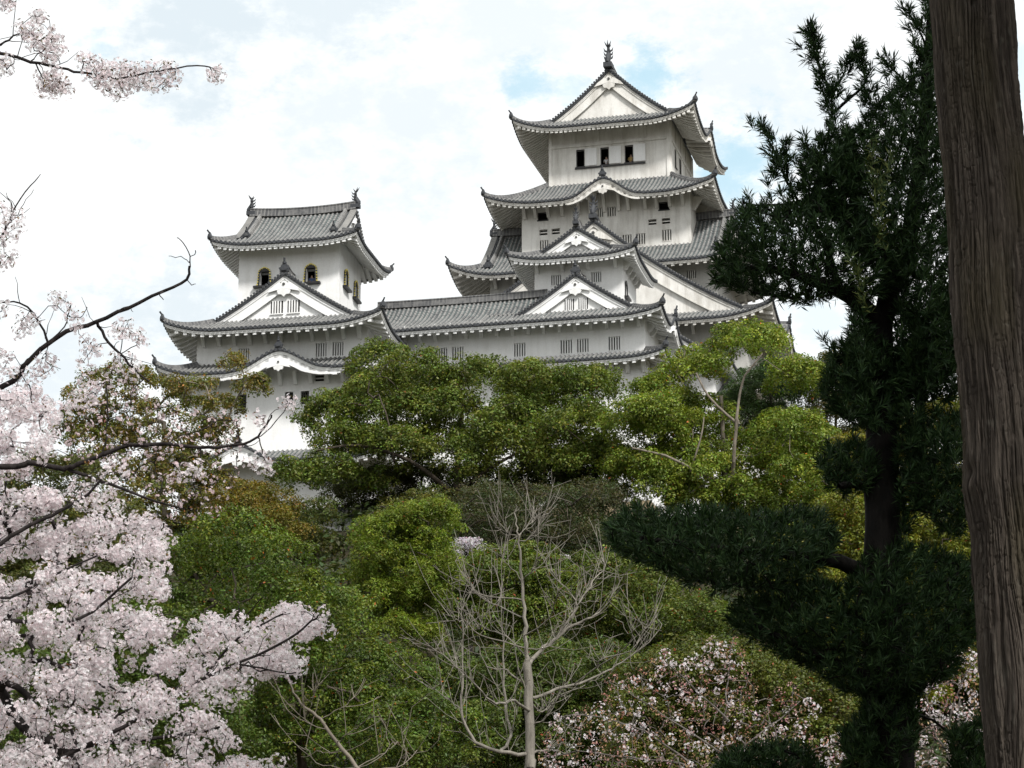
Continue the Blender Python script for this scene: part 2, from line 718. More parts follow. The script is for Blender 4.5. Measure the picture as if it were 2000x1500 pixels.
def gable(roof, lp, rp, out, length, ridge=True, drop=0.0):
    """everything on a gable: verge tiles, barge boards, pendant, gable wall, descending and top ridges; lp/rp from foot to peak"""
    b = roof.b
    inn = -out
    back = inn
    mb = MB()
    bd = MB()
    for pts in (lp, rp):
        # thick verge of tiles
        mb.sweep([p + inn * 0.27 for p in pts], [(-0.30, -0.10), (0.30, -0.10), (0.30, 0.13), (-0.30, 0.13)], out, 1)
        # round verge tiles, ends facing outwards
        acc, last = 0.0, pts[0]
        for i in range(len(pts) - 1):
            p, q = pts[i], pts[i + 1]
            seg = (q - p).length
            t = (q - p).normalized()
            up = t.cross(out)
            if up.z < 0:
                up = -up
            s = (0.14 - acc) % 0.29
            while s < seg:
                c = p + t * s + up * 0.13
                R = 0.115
                ring = [c + out * 0.12 + t * (R * math.cos(w)) + up * (R * math.sin(w)) for w in [2 * pi * z / 7 for z in range(7)]]
                rb = [r_ + inn * 0.55 for r_ in ring]
                mb.poly(ring, 1)
                for z in range(7):
                    mb.quad(ring[z], ring[(z + 1) % 7], rb[(z + 1) % 7], rb[z], 0)
                s += 0.29
            acc = (acc + seg) % 0.29
        # descending ridge on the slope behind the verge
        dr = [p + inn * 0.85 + Vector((0, 0, 0.02)) for p in pts[1:]]
        mb.sweep(dr, [(-0.17, -0.05), (0.17, -0.05), (0.15, 0.2), (0.08, 0.34), (-0.08, 0.34), (-0.15, 0.2)], out, 0)
        # barge board under the verge: wide board, thin lip
        W = (lp[-1] - lp[0]).length
        bw = min(0.95, 0.28 + W * 0.055)
        bp = [p + inn * 0.10 for p in pts]
        bd.sweep(bp, [(-0.04, -0.10), (0.02, -0.10), (0.02, -0.34), (-0.04, -0.34)], out, 0)
        bd.sweep([p + inn * 0.16 for p in pts], [(-0.05, -0.33), (0.01, -0.33), (0.01, -0.30 - bw), (-0.05, -0.30 - bw)], out, 0)
        bd.sweep([p + inn * 0.13 for p in pts], [(-0.05, -0.24 - bw), (0.02, -0.24 - bw), (0.02, -0.36 - bw), (-0.05, -0.36 - bw)], out, 0)
        # soffit between board and gable wall
        bd.sweep([p + inn * 0.34 for p in pts], [(-0.2, -0.2), (0.26, -0.2), (0.26, -0.26), (-0.26, -0.26)], out, 0)
    mb.build('verge_tiles', [M['rib'], M['disc']], roof.root, b.zb)
    bd.build('barge_board', [b.white], roof.root, b.zb)
    # gable wall
    gw = MB()
    poly = [p + inn * 0.36 + Vector((0, 0, -0.15)) for p in lp] + [p + inn * 0.36 + Vector((0, 0, -0.15)) for p in reversed(rp[:-1])]
    gw.poly(poly, 0)
    gw.build('gable_wall', [b.white], roof.root, b.zb)
    pk = lp[-1]
    # pendant under the peak
    W = (lp[-1] - lp[0]).length
    pendant(roof, pk + inn * 0.02 + Vector((0, 0, -(0.55 + min(0.95, 0.28 + W * 0.055)))), out, min(1.35, 0.5 + W * 0.085))
    if ridge:
        rg = MB()
        a = pk + inn * 0.0 + Vector((0, 0, 0.05))
        e = pk + inn * length + Vector((0, 0, 0.05))
        nn = 12
        pts = []
        for i in range(nn + 1):
            t = i / nn
            p = a.lerp(e, t)
            p.z += 0.22 * (2 * t - 1) ** 2 - 0.0
            pts.append(p)
        rg.sweep(pts, [(-0.27, -0.1), (0.27, -0.1), (0.22, 0.42), (0.26, 0.46), (0.26, 0.52), (0.12, 0.58), (0, 0.66), (-0.12, 0.58), (-0.26, 0.52), (-0.26, 0.46), (-0.22, 0.42)], None, 0)
        rg.build('ridge', [M['ridge']], roof.root, b.zb)


_orn = {}


def ornament(roof, kind, p, rz, scale, lean=0.0):
    """ridge-end tiles and roof fish, each one a mesh of its own"""
    b = roof.b
    if kind not in _orn:
        mb = MB()
        if kind == 'end_tile':
            out = [(-0.28, -0.25), (-0.30, 0.0), (-0.22, 0.16), (-0.14, 0.26), (-0.06, 0.34), (0.06, 0.34), (0.14, 0.26), (0.22, 0.16), (0.30, 0.0), (0.28, -0.25)]
            for (k, y0, y1) in ((1.0, -0.10, 0.10), (0.66, -0.17, -0.10)):
                f = [(x * k, y0, z * k) for x, z in out]
                r_ = [(x * k, y1, z * k) for x, z in out]
                mb.poly(f)
                mb.poly(list(reversed(r_)))
                for i in range(len(out)):
                    j = (i + 1) % len(out)
                    mb.quad(f[i], r_[i], r_[j], f[j])
            mb.sweep([(0, 0.1, 0.30), (0, -0.12, 0.42), (0, -0.30, 0.62)], circ(0.085, 6), (1, 0, 0), 0)
        elif kind == 'crest_tile':
            out = [(-0.50, -0.3), (-0.52, 0.0), (-0.62, 0.02), (-0.60, 0.16), (-0.42, 0.22), (-0.36, 0.42), (-0.24, 0.50), (-0.20, 0.66), (0.20, 0.66), (0.24, 0.50), (0.36, 0.42), (0.42, 0.22), (0.60, 0.16), (0.62, 0.02), (0.52, 0.0), (0.50, -0.3)]
            for (k, y0, y1) in ((1.0, -0.14, 0.16), (0.6, -0.24, -0.14)):
                f = [(x * k, y0, z * k) for x, z in out]
                r_ = [(x * k, y1, z * k) for x, z in out]
                mb.poly(f)
                mb.poly(list(reversed(r_)))
                for i in range(len(out)):
                    j = (i + 1) % len(out)
                    mb.quad(f[i], r_[i], r_[j], f[j])
            mb.sweep([(0, 0.2, 0.55), (0, -0.05, 0.70), (0, -0.12, 0.95), (0, -0.20, 1.25)], circ(0.15, 8), (1, 0, 0), 0, scale=[1, 1, 0.8, 0.75])
            mb.sweep([(0, -0.05, 0.62), (0, -0.05, 0.78)], circ(0.24, 8), (1, 0, 0), 0)
        else:      # roof fish: head down on the ridge, body curving up, forked tail, spiny fins
            pts = [(0, -0.42, 0.12), (0, -0.32, 0.42), (0, -0.08, 0.80), (0, 0.10, 1.22), (0, 0.10, 1.62), (0, -0.02, 1.95), (0, -0.20, 2.2)]
            mb.sweep(pts, [(0.9 * x, y) for x, y in circ(0.30, 8)], (1, 0, 0), 0, scale=[0.8, 1.15, 1.1, 0.85, 0.6, 0.42, 0.15])
            mb.box(-0.42, 0.42, -0.55, 0.6, -0.35, 0.14)
            for (dx, dy, dz) in ((-0.34, -0.3, 0.62), (0.34, -0.3, 0.62), (0, -0.46, 0.7), (0.22, 0.34, 0.5), (-0.22, 0.34, 0.5)):
                mb.sweep([(0, 0, 1.78), (dx * 0.5, dy * 0.5, 1.78 + dz * 0.45), (dx, dy, 1.78 + dz)], circ(0.10, 5), (0.7, 0.7, 0), 0, scale=[1, 0.8, 0.1])
            for z0 in (0.55, 0.95, 1.35):
                for s in (-1, 1):
                    mb.sweep([(0, 0, z0), (s * 0.36, 0.02, z0 + 0.18), (s * 0.48, 0.04, z0 + 0.5)], circ(0.10, 5), (0, 1, 0), 0, scale=[1.2, 0.9, 0.1])
                mb.sweep([(0, -0.05, z0 + 0.2), (0, 0.42, z0 + 0.3), (0, 0.62, z0 + 0.6)], circ(0.11, 5), (1, 0, 0), 0, scale=[1.2, 0.9, 0.1])
        _orn[kind] = mb.build({'end_tile': 'end_tile_ornament', 'crest_tile': 'crest_ornament', 'fish': 'fish_ornament'}[kind], [M['dark_tile']])
        o = _orn[kind]
    else:
        o = _orn[kind].copy()
        COL.objects.link(o)
    o.parent = roof.root
    o.location = (p[0], p[1], p[2] - b.zb)
    o.rotation_euler = (lean, 0, rz)
    o.scale = (scale, scale, scale)
    return o


_pend = {}


def pendant(roof, p, out, size, parent=None):
    """carved white pendant hanging under a gable peak"""
    b = roof.b
    key = b.white.name
    if key not in _pend:
        mb = MB()
        half = [(0.0, 0.55), (0.16, 0.50), (0.20, 0.32), (0.34, 0.42), (0.55, 0.30), (0.95, 0.02), (1.20, -0.28), (0.88, -0.10), (0.66, 0.02), (0.44, -0.02), (0.50, -0.20), (0.40, -0.42), (0.18, -0.44), (0.0, -0.62)]
        out_ = half + [(-x, z) for x, z in reversed(half[1:-1])]
        c = (0.0, 0.0)
        for i in range(len(out_)):
            j = (i + 1) % len(out_)
            a_, b_ = out_[i], out_[j]
            mb.poly([(0, -0.10, 0), (a_[0], -0.07, a_[1]), (b_[0], -0.07, b_[1])])
            mb.quad((a_[0], -0.07, a_[1]), (a_[0], 0.08, a_[1]), (b_[0], 0.08, b_[1]), (b_[0], -0.07, b_[1]))
            mb.poly([(0, 0.08, 0), (b_[0], 0.08, b_[1]), (a_[0], 0.08, a_[1])])
        disc = [(0.11 * math.cos(t), 0.11 * math.sin(t) + 0.30) for t in [2 * pi * i / 6 for i in range(6)]]
        mb.poly([(x, -0.16, z) for x, z in disc], 1)
        for i in range(6):
            a_, b_ = disc[i], disc[(i + 1) % 6]
            mb.quad((a_[0], -0.16, a_[1]), (b_[0], -0.16, b_[1]), (b_[0], 0, b_[1]), (a_[0], 0, a_[1]), 1)
        _pend[key] = mb.build('pendant', [b.white, M['slot']])
        o = _pend[key]
    else:
        o = _pend[key].copy()
        COL.objects.link(o)
    o.parent = roof.root
    o.location = (p.x, p.y, p.z - b.zb)
    o.rotation_euler = (0, 0, math.atan2(out.x, -out.y))
    o.scale = (size, 1, size)
    return o


def wave_board(roof, side, a0, a1, hgt=0.5, pend=True, crest=True):
    """deep white board and pendant under a wave-shaped (curved) gable in the eave, with a small ridge on its crest"""
    b = roof.b
    mb = MB()
    out = roof.outw(side)
    n = 36
    pts = [roof.P(side, a0 + (a1 - a0) * i / n, 0) - out * 0.2 for i in range(n + 1)]
    for i in range(n):
        p, q = pts[i], pts[i + 1]
        Hm = roof.bumps[side][2]
        hp, hq = [hgt * (0.25 + 0.75 * min(1.0, roof.bump(side, a0 + (a1 - a0) * (i + e) / n) / (0.5 * Hm))) for e in (0, 1)]
        for (o0, z0, z1) in ((0.0, -0.30, -0.42), (0.07, -0.38, -0.53)):
            pa, qa = p + out * o0, q + out * o0
            pb, qb = pa - out * 0.14, qa - out * 0.14
            k0 = 0.0 if o0 == 0 else 1.0
            V = lambda z, h_: Vector((0, 0, z - h_))
            mb.hexa([pa + V(z1, hp), qa + V(z1, hq), qb + V(z1, hq), pb + V(z1, hp), pa + V(z0, hp * k0), qa + V(z0, hq * k0), qb + V(z0, hq * k0), pb + V(z0, hp * k0)])
    mb.build('barge_board', [b.white], roof.root, b.zb)
    ac, hw, H = roof.bumps[side]
    top = roof.P(side, ac, 0)
    if pend:
        pendant(roof, top - out * 0.1 + Vector((0, 0, -0.75 - hgt)), out, 0.8)
    if crest:
        dd = H / max(roof.s - 0.1, 0.1)
        rg = MB()
        rg.sweep([roof.P(side, ac, 0) + Vector((0, 0, 0.02)), roof.P(side, ac, dd * 0.5), roof.P(side, ac, dd * 0.95)], [(x * 0.9, y * 0.9) for x, y in RIDGE_PROF], None, 0)
        rg.build('ridge', [M['ridge']], roof.root, b.zb)
        ornament(roof, 'crest_tile', top + Vector((0, 0, 0.28)) + out * 0.02, math.atan2(out.x, -out.y), 0.58)


# ------------------------------------------------------------------ buildings


class Building:
    def __init__(self, name, px, py, Y, psi, zb, white, label, cat):
        o = at(px, py, Y)
        self.zb = zb
        self.psi = math.radians(psi)
        self.white = white
        self.root = empty(name, (o.x, o.y, zb), -self.psi)
        tag(self.root, label, cat)

    def wall(self, x0, x1, y0, y1, z0, z1, holes=(), side_holes=(), mat=None, depth=0.4, name='wall'):
        """four plastered faces with real window openings in the front (x, z, w, h) and right (y, z, w, h) faces"""
        mb = MB()

        def face(fn, u0, u1, hl, inward):
            us = sorted({u0, u1, *[q for h in hl for q in (h[0] - h[2] / 2, h[0] + h[2] / 2)]})
            zs = sorted({z0, z1, *[q for h in hl for q in (h[1] - h[3] / 2, h[1] + h[3] / 2)]})
            us = [u for u in us if u0 <= u <= u1]
            zs = [z for z in zs if z0 <= z <= z1]
            for i in range(len(us) - 1):
                for j in range(len(zs) - 1):
                    um, zm = (us[i] + us[i + 1]) / 2, (zs[j] + zs[j + 1]) / 2
                    if any(abs(um - h[0]) < h[2] / 2 and abs(zm - h[1]) < h[3] / 2 for h in hl):
                        continue
                    mb.quad(fn(us[i], zs[j]), fn(us[i + 1], zs[j]), fn(us[i + 1], zs[j + 1]), fn(us[i], zs[j + 1]))
            for h in hl:
                c = [(h[0] - h[2] / 2, h[1] - h[3] / 2), (h[0] + h[2] / 2, h[1] - h[3] / 2), (h[0] + h[2] / 2, h[1] + h[3] / 2), (h[0] - h[2] / 2, h[1] + h[3] / 2)]
                for i in range(4):
                    a, b = c[i], c[(i + 1) % 4]
                    mb.quad(fn(*a), fn(*a, inward), fn(*b, inward), fn(*b))
        face(lambda u, z, d=0: (u, y0 + d, z), x0, x1, holes, depth)
        face(lambda u, z, d=0: (x1 - d, u, z), y0, y1, side_holes, depth)
        mb.quad((x1, y1, z0), (x0, y1, z0), (x0, y1, z1), (x1, y1, z1))
        mb.quad((x0, y1, z0), (x0, y0, z0), (x0, y0, z1), (x0, y1, z1))
        return mb.build(name, [mat or self.white], self.root, self.zb)

    def window(self, x, z, w, h, y, bars=4, kind='bars', side=False, xw=None, label=None, back=0.33):
        """plastered lattice window: thick upright bars in front of a dark recess"""
        key = (round(w, 3), round(h, 3), bars, kind, self.white.name, round(back, 2))
        if key not in _win:
            mb = MB()
            rb = MB()
            if kind == 'bars':
                n = bars
                st = w / (n + 0.5)
                for i in range(n):
                    cx = -w / 2 + st * (i + 0.75)
                    mb.box(cx - st * 0.24, cx + st * 0.24, 0.05, 0.2, -h / 2, h / 2)
                mb.box(-w / 2 - 0.06, w / 2 + 0.06, -0.03, 0.06, -h / 2 - 0.08, -h / 2)
            elif kind == 'slot':
                mb.box(-w / 2 - 0.05, w / 2 + 0.05, -0.04, 0.04, h / 2, h / 2 + 0.07)
                mb.box(-w / 2, w / 2, 0.08, 0.16, -0.05, 0.05)
            elif kind == 'grid':
                mb.box(-w / 2 - 0.12, -w / 2, -0.05, 0.1, -h / 2 - 0.12, h / 2 + 0.12)
                mb.box(w / 2, w / 2 + 0.12, -0.05, 0.1, -h / 2 - 0.12, h / 2 + 0.12)
                mb.box(-w / 2, w / 2, -0.05, 0.1, h / 2, h / 2 + 0.12)
                mb.box(-w / 2, w / 2, -0.05, 0.1, -h / 2 - 0.12, -h / 2)
            elif kind == 'open':
                mb.box(-w / 2 - 0.06, w / 2 + 0.06, -0.08, 0.04, -h / 2 - 0.10, -h / 2, 1)
                mb.box(-w / 2, -w / 2 + 0.06, 0.02, 0.1, -h / 2, h / 2, 1)
                mb.box(w / 2 - 0.06, w / 2, 0.02, 0.1, -h / 2, h / 2, 1)
                mb.box(-w / 2 + 0.06, w / 2 - 0.06, 0.02, 0.1, h / 2 - 0.06, h / 2, 1)
            elif kind == 'proud':
                st = w / (bars + 0.5)
                for i in range(bars):
                    cx = -w / 2 + st * (i + 0.75)
                    mb.box(cx - st * 0.24, cx + st * 0.24, -0.11, 0.01, -h / 2, h / 2)
                mb.box(-w / 2 - 0.06, w / 2 + 0.06, -0.12, 0.01, -h / 2 - 0.09, -h / 2 - 0.01)
            if kind == 'proud':
                rb.box(-w / 2, w / 2, -0.03, 0.01, -h / 2, h / 2)
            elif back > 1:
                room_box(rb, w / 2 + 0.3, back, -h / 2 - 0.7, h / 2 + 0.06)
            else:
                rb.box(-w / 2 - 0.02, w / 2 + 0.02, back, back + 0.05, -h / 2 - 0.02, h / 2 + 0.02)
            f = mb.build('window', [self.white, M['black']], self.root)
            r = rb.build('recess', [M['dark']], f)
            if kind == 'grid':
                g = MB()
                for i in range(1, 4):
                    cx = -w / 2 + w * i / 4
                    g.box(cx - 0.02, cx + 0.02, 0.16, 0.2, -h / 2, h / 2)
                for i in range(1, 4):
                    cz = -h / 2 + h * i / 4
                    g.box(-w / 2, w / 2, 0.205, 0.23, cz - 0.02, cz + 0.02)
                g.build('lattice', [M['slot']], f)
            _win[key] = f
        else:
            s = _win[key]
            f = s.copy()
            COL.objects.link(f)
            for ch in list(s.children):
                c = ch.copy()
                COL.objects.link(c)
                c.parent = f
        f.parent = self.root
        if side:
            f.location = (xw, x, z - self.zb)
            f.rotation_euler = (0, 0, pi / 2)
        else:
            f.location = (x, y, z - self.zb)
        if label:
            f['label'] = label
        return f

    def brackets(self, xs, y, z, hgt=1.05, proj=0.95, w=0.26, side=False, xw=None):
        """plastered struts under the eave"""
        key = (round(hgt, 2), round(proj, 2), w, self.white.name)
        for x in xs:
            if key not in _brk:
                mb = MB()
                p = [(-w / 2, 0.05, -hgt), (w / 2, 0.05, -hgt), (w / 2, 0.05, 0.25), (-w / 2, 0.05, 0.25)]
                q = [(-w / 2, -0.24, -hgt), (w / 2, -0.24, -hgt), (w / 2, -proj, 0.1), (-w / 2, -proj, 0.1)]
                mb.hexa([q[0], q[1], p[1], p[0], q[3], q[2], p[2], p[3]])
                o = mb.build('bracket', [self.white], self.root)
                _brk[key] = o
            else:
                o = _brk[key].copy()
                COL.objects.link(o)
            o.parent = self.root
            o.location = (xw, x, z - self.zb) if side else (x, y, z - self.zb)
            o.rotation_euler = (0, 0, pi / 2 if side else 0)


_win, _brk = {}, {}


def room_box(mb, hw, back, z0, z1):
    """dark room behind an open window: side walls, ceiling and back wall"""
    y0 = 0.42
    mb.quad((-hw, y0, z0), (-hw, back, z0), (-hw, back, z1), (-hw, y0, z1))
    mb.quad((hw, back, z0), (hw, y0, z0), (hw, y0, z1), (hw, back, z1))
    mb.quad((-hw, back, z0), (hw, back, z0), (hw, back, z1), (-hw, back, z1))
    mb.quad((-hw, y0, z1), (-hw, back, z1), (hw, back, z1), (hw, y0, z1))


# ------------------------------------------------------------------ the left small keep
KA = Building('small_keep', 551, 640, 188, 11.5, 44.4, M['white'],
              'white small castle keep on the left, two bell-shaped windows in its top storey', 'castle tower')


def bell_window(bld, x, z, y, w=1.15, h=1.55, side=False, xw=None, studs=True):
    """black bell-shaped window frame with gilt studs, opening and broad sill"""
    prof = [(0.50, -0.5), (0.46, -0.2), (0.43, 0.10), (0.42, 0.26), (0.36, 0.36), (0.24, 0.43), (0.10, 0.47), (0.0, 0.52)]
    R = [(a * w * 1.0, b * h) for a, b in prof]
    pts = R + [(-a, b) for a, b in reversed(R[:-1])]
    ih = [(0.34 * w, -0.5 * h), (0.34 * w, -0.3 * h), (0.34 * w, 0.0), (0.34 * w, 0.22 * h), (0.30 * w, 0.27 * h), (0.2 * w, 0.27 * h), (0.1 * w, 0.27 * h), (0.0, 0.27 * h)]
    ip = ih + [(-a, b) for a, b in reversed(ih[:-1])]
    mb = MB()
    for i in range(len(pts) - 1):
        a, b, c, d = pts[i], pts[i + 1], ip[i + 1], ip[i]
        mb.hexa([(a[0], -0.10, a[1]), (b[0], -0.10, b[1]), (b[0], 0.02, b[1]), (a[0], 0.02, a[1]),
                 (d[0], -0.08, d[1]), (c[0], -0.08, c[1]), (c[0], 0.02, c[1]), (d[0], 0.02, d[1])])
    mb.box(-0.34 * w, 0.34 * w, 0.1, 0.14, 0.12 * h, 0.26 * h, 1)
    mb.box(-0.72 * w, 0.72 * w, -0.34, 0.02, -0.5 * h - 0.16, -0.5 * h)
    st = mb
    n = len(pts) if studs else 0
    for i in range(n - 1):
        a, b = Vector(pts[i]), Vector(pts[i + 1])
        q = 2 if (b - a).length > 0.34 else 1
        for k in range(q):
            c = a.lerp(b, (k + 0.5) / q) * 0.97
            rr = 0.06
            st.sweep([(c.x, -0.08, c.y), (c.x, -0.15, c.y)], circ(rr, 7), (1, 0, 0), 2)
    f = mb.build('bell_window', [M['black'], M['slot'], M['gold']], bld.root)
    rc = MB()
    room_box(rc, 0.8 * w, 1.5, -1.0 * h, 0.35 * h)
    rc.build('recess', [M['dark']], f)
    if side:
        f.location = (xw, x, z - bld.zb)
        f.rotation_euler = (0, 0, pi / 2)
    else:
        f.location = (x, y, z - bld.zb)
    return f


def lower_skirt(bld, x0, x1, y0, y1, z0, w, slope, lift, sides='FRL', bumps=None, raft=0.55):
    r = Roof(bld, x0, x1, y0, y1, z0, slope, 0.01, lift, 3.6, w, bumps)
    r.skirt(w, sides, raft)
    return r


# lowest storey and its porch-like curved gable
KA.wall(-7.6, 7.4, -0.6, 9.4, 44.4, 50.8, holes=[(-6.6, 46.2, 1.5, 1.7), (-4.6, 46.2, 1.0, 1.7)])
KA.window(-6.6, 46.2, 1.5, 1.7, -0.6, kind='grid', label='dark lattice window low in the wall')
KA.window(-4.6, 46.2, 1.0, 1.7, -0.6, kind='grid', label='dark lattice window low in the wall')
r = Roof(KA, -9.4, 9.2, -2.8, 11.4, 48.8, 0.55, 0.01, 0.8, 3.6, 2.2, {'F': (7.0, 3.4, 1.35)})
r.skirt(2.4, 'FRL')
wave_board(r, 'F', 3.0, 11.0)
# second storey with dark windows
KA.wall(-7.0, 7.0, -0.2, 9.2, 50.2, 57.0, holes=[(0.76, 54.25, 0.66, 1.05), (2.01, 54.25, 0.66, 1.05), (-2.94, 54.25, 0.66, 1.05), (-4.2, 54.25, 0.66, 1.05),
                                               (-1.75, 55.75, 0.75, 0.5), (3.1, 55.75, 0.75, 0.5)])
for x in (-4.2, -2.94, 0.76, 2.01):
    KA.window(x, 54.25, 0.66, 1.05, -0.2, kind='grid', label='dark square window with white frame')
for x in (-1.75, 3.1):
    KA.window(x, 55.75, 0.75, 0.5, -0.2, kind='slot')
KA.brackets([-6.1, -4.9, -3.7, -2.45, -1.1, 0.1, 1.3, 2.5, 3.8, 5.0, 6.2], -0.2, 56.1, 0.8, 0.8)
r = Roof(KA, -9.2, 9.1, -2.6, 11.6, 55.95, 0.46, 0.03, 0.9, 3.6, 2.2, {'F': (9.75, 4.1, 1.55)})
r.skirt(2.55, 'FRL')
wave_board(r, 'F', 5.2, 14.3)
# third storey with lattice windows, under the big front gable
KA.wall(-6.8, 6.8, 0, 9.0, 56.6, 60.4, holes=[(-3.02, 58.05, 0.85, 1.0), (3.14, 58.05, 0.85, 1.1), (4.47, 58.05, 0.85, 1.1)])
KA.window(-3.02, 58.05, 0.85, 1.0, 0, 4)
KA.window(3.14, 58.05, 0.85, 1.1, 0, 4)
KA.window(4.47, 58.05, 0.85, 1.1, 0, 4)
KA.brackets([-6.2 + 1.24 * i for i in range(11)], 0, 59.75, 1.0, 0.95)
r = Roof(KA, -8.65, 8.65, -2.8, 11.8, 59.3, 0.43, 0.0195, 0.9, 4.4, 2.0)
r.gable_y(3.0, 3.5)
ornament(r, 'crest_tile', (0, 0.25, 64.85), 0, 0.72)
KA.window(-0.62, 61.85, 0.95, 1.0, 0.555, 4, 'proud')
KA.window(0.72, 61.85, 0.95, 1.0, 0.555, 4, 'proud')
# top storey
KA.wall(-4.4, 3.8, 2.4, 8.9, 60.5, 68.0, holes=[(-2.27, 65.0, 0.70, 1.35), (1.5, 65.05, 0.70, 1.35)], side_holes=[(4.25, 65.05, 0.70, 1.35), (7.2, 65.05, 0.70, 1.35)])
bell_window(KA, -2.27, 65.05, 2.4)
bell_window(KA, 1.5, 65.1, 2.4)
bell_window(KA, 4.25, 65.1, 0, side=True, xw=3.8)
bell_window(KA, 7.2, 65.1, 0, side=True, xw=3.8)
r = Roof(KA, -6.15, 5.75, 0.4, 10.9, 67.2, 0.55, 0.040, 0.55, 3.4, 1.9)
r.gable_x(1.55, raft=0.45)
cxr, cyr, zr = -0.2, 5.65, 67.2 + r.h(5.25)
ornament(r, 'fish', (-6.15 + 1.6, cyr, zr + 0.5), -pi / 2, 0.62)
ornament(r, 'fish', (5.75 - 1.6, cyr, zr + 0.5), pi / 2, 0.62)
for xx in (-6.15 + 2.4, 5.75 - 2.4):
    ornament(r, 'crest_tile', (xx, 0.4 + 1.7, 67.2 + r.h(1.7) + 0.25), 0, 0.55)

# ------------------------------------------------------------------ the corridor between the small keeps
KB = Building('corridor_building', 1000, 690, 190, 13.5, 46.2, M['white'],
              'long white corridor building with lattice windows joining the two small keeps', 'castle building')
KB.wall(-10.6, -0.5, -0.2, 7.2, 46.2, 57.6)
r = Roof(KB, -10.6, -0.3, -2.0, 9.0, 57.1, 0.45, 0.01, 0.0, 3.6, 1.8)
r.patch('F', 0, 10.3, lambda a: 1.85)
r.eaves('F', hipL=False, hipR=False)
r.finish()
KB.wall(-10.6, -0.5, 0, 7.0, 57.6, 61.3, holes=[(-4.35, 58.85, 0.9, 1.1), (-5.65, 58.85, 0.9, 1.1), (-9.6, 58.85, 0.9, 1.1)])
for x in (-9.6, -5.65, -4.35):
    KB.window(x, 58.85, 0.9, 1.1, 0, 4)
KB.brackets([-8.6 + 1.24 * i for i in range(7)], 0, 61.0, 1.05, 0.95)
r = Roof(KB, -12.0, 6.5, -2.0, 9.0, 60.45, 0.43, 0.0235, 0.0, 3.6, 2.05)
r.kink = (3.2, 0.103)
XL = -2.4 + 12.0          # the right small keep's gable starts here
r.patch('F', 0, XL, lambda a: 5.48)
r.patch('F', XL, XL + 5.45, lambda a: 5.48, lambda a: max(3.1, (a - XL) - 0.15))
r.patch('B', 18.5 - XL, 18.5, lambda a: 5.48)
r.eaves('F', 0, XL, hipL=False, hipR=False)
r.finish()
r.eave = MB()
r.eaves('B', 18.5 - XL, 18.5, hipL=False, hipR=False)
r.eave.build('eaves', [KB.white, M['disc']], r.root, KB.zb)
rg = MB()
zr = 60.45 + r.h(5.5)
rg.sweep([(-11.9 + i * 1.55, 3.5, zr + 0.02 + 0.004 * (i - 4) ** 2) for i in range(10)], [(-0.27, -0.1), (0.27, -0.1), (0.22, 0.36), (0.26, 0.40), (0.26, 0.46), (0.12, 0.52), (0, 0.58), (-0.12, 0.52), (-0.26, 0.46), (-0.26, 0.40), (-0.22, 0.36)], None, 0)
rg.build('ridge', [M['ridge']], r.root, KB.zb)

# ------------------------------------------------------------------ the right small keep
KC = Building('small_keep', 1000, 690, 190, 13.5, 46.2, M['white'],
              'white small castle keep with two stacked front gables, in front of the great keep', 'castle tower')
KC.wall(-0.495, 10.65, -0.2, 8.6, 46.2, 57.6)
KC.brackets([0.5 + 1.24 * i for i in range(9)], -0.2, 57.2, 0.95, 0.9)
KC.brackets([1.2, 2.6, 4.0], 0, 57.2, 0.95, 0.9, side=True, xw=10.65)
r = Roof(KC, -0.295, 12.4, -2.0, 10.2, 57.1, 0.45, 0.01, 0.55, 3.4, 1.8, corners=((1, 0),))
r.patch('F', 0, 12.695, lambda a: min(12.695 - a, 1.85))
r.patch('R', 0, 12.2, lambda a: min(a, 12.2 - a, 1.85))
r.eaves('F', hipL=False)
r.eaves('R')
r.finish()
hip_ridge(r, r.hip_curve(1, 0, 1.85))
KC.wall(-0.495, 10.45, 0, 8.4, 57.6, 61.3, holes=[(0.61, 58.8, 0.9, 1.1), (4.3, 58.8, 0.9, 1.1), (5.6, 58.8, 0.9, 1.1), (8.08, 58.8, 0.9, 1.1)])
for x in (0.61, 4.3, 5.6, 8.08):
    KC.window(x, 58.8, 0.9, 1.1, 0, 4)
KC.brackets([0.1 + 1.24 * i for i in range(9)], 0, 61.0, 1.05, 0.95)
KC.brackets([1.4, 2.6, 6.6, 7.8], 0, 61.0, 1.05, 0.95, side=True, xw=10.45)
r = Roof(KC, -2.4, 12.2, -2.0, 10.2, 60.45, 0.43, 0.0235, 0.6, 3.8, 1.75, {'R': (6.0, 2.7, 1.3)}, corners=((1, 0), (1, 1)))
g = 2.7
r.patch('F', 0, 14.6, lambda a: min(14.6 - a, g + 0.55))
r.patch('L', 12.2 - 6.2, 12.2 - g, lambda a: 7.28)
r.patch('R', 0, g, lambda a: a)
r.patch('R', g, 6.2, lambda a: 7.28)
r.patch('R', 6.2, 12.2, lambda a: min(12.2 - a, 2.6))
r.eaves('F', hipL=False)
r.eaves('R')
r.finish()
hip_ridge(r, r.hip_curve(1, 0, g + 0.1))
yv = r.y0 + g
lp = [Vector((-2.4 + d, yv, r.z0 + r.h(d))) for d in [2.5 + 4.8 * i / 14 for i in range(15)]]
rp = [Vector((9.8 - p.x, p.y, p.z)) for p in lp]
gable(r, lp, rp, Vector((0, -1, 0)), 3.0)
wave_board(r, 'R', 3.3, 8.7, 0.35)
ornament(r, 'crest_tile', (4.9, yv + 0.05, lp[-1].z + 0.3), 0, 0.68)
KC.window(4.35, 62.5, 0.72, 0.95, yv + 0.355, 4, 'proud')
KC.window(5.45, 62.5, 0.72, 0.95, yv + 0.355, 4, 'proud')
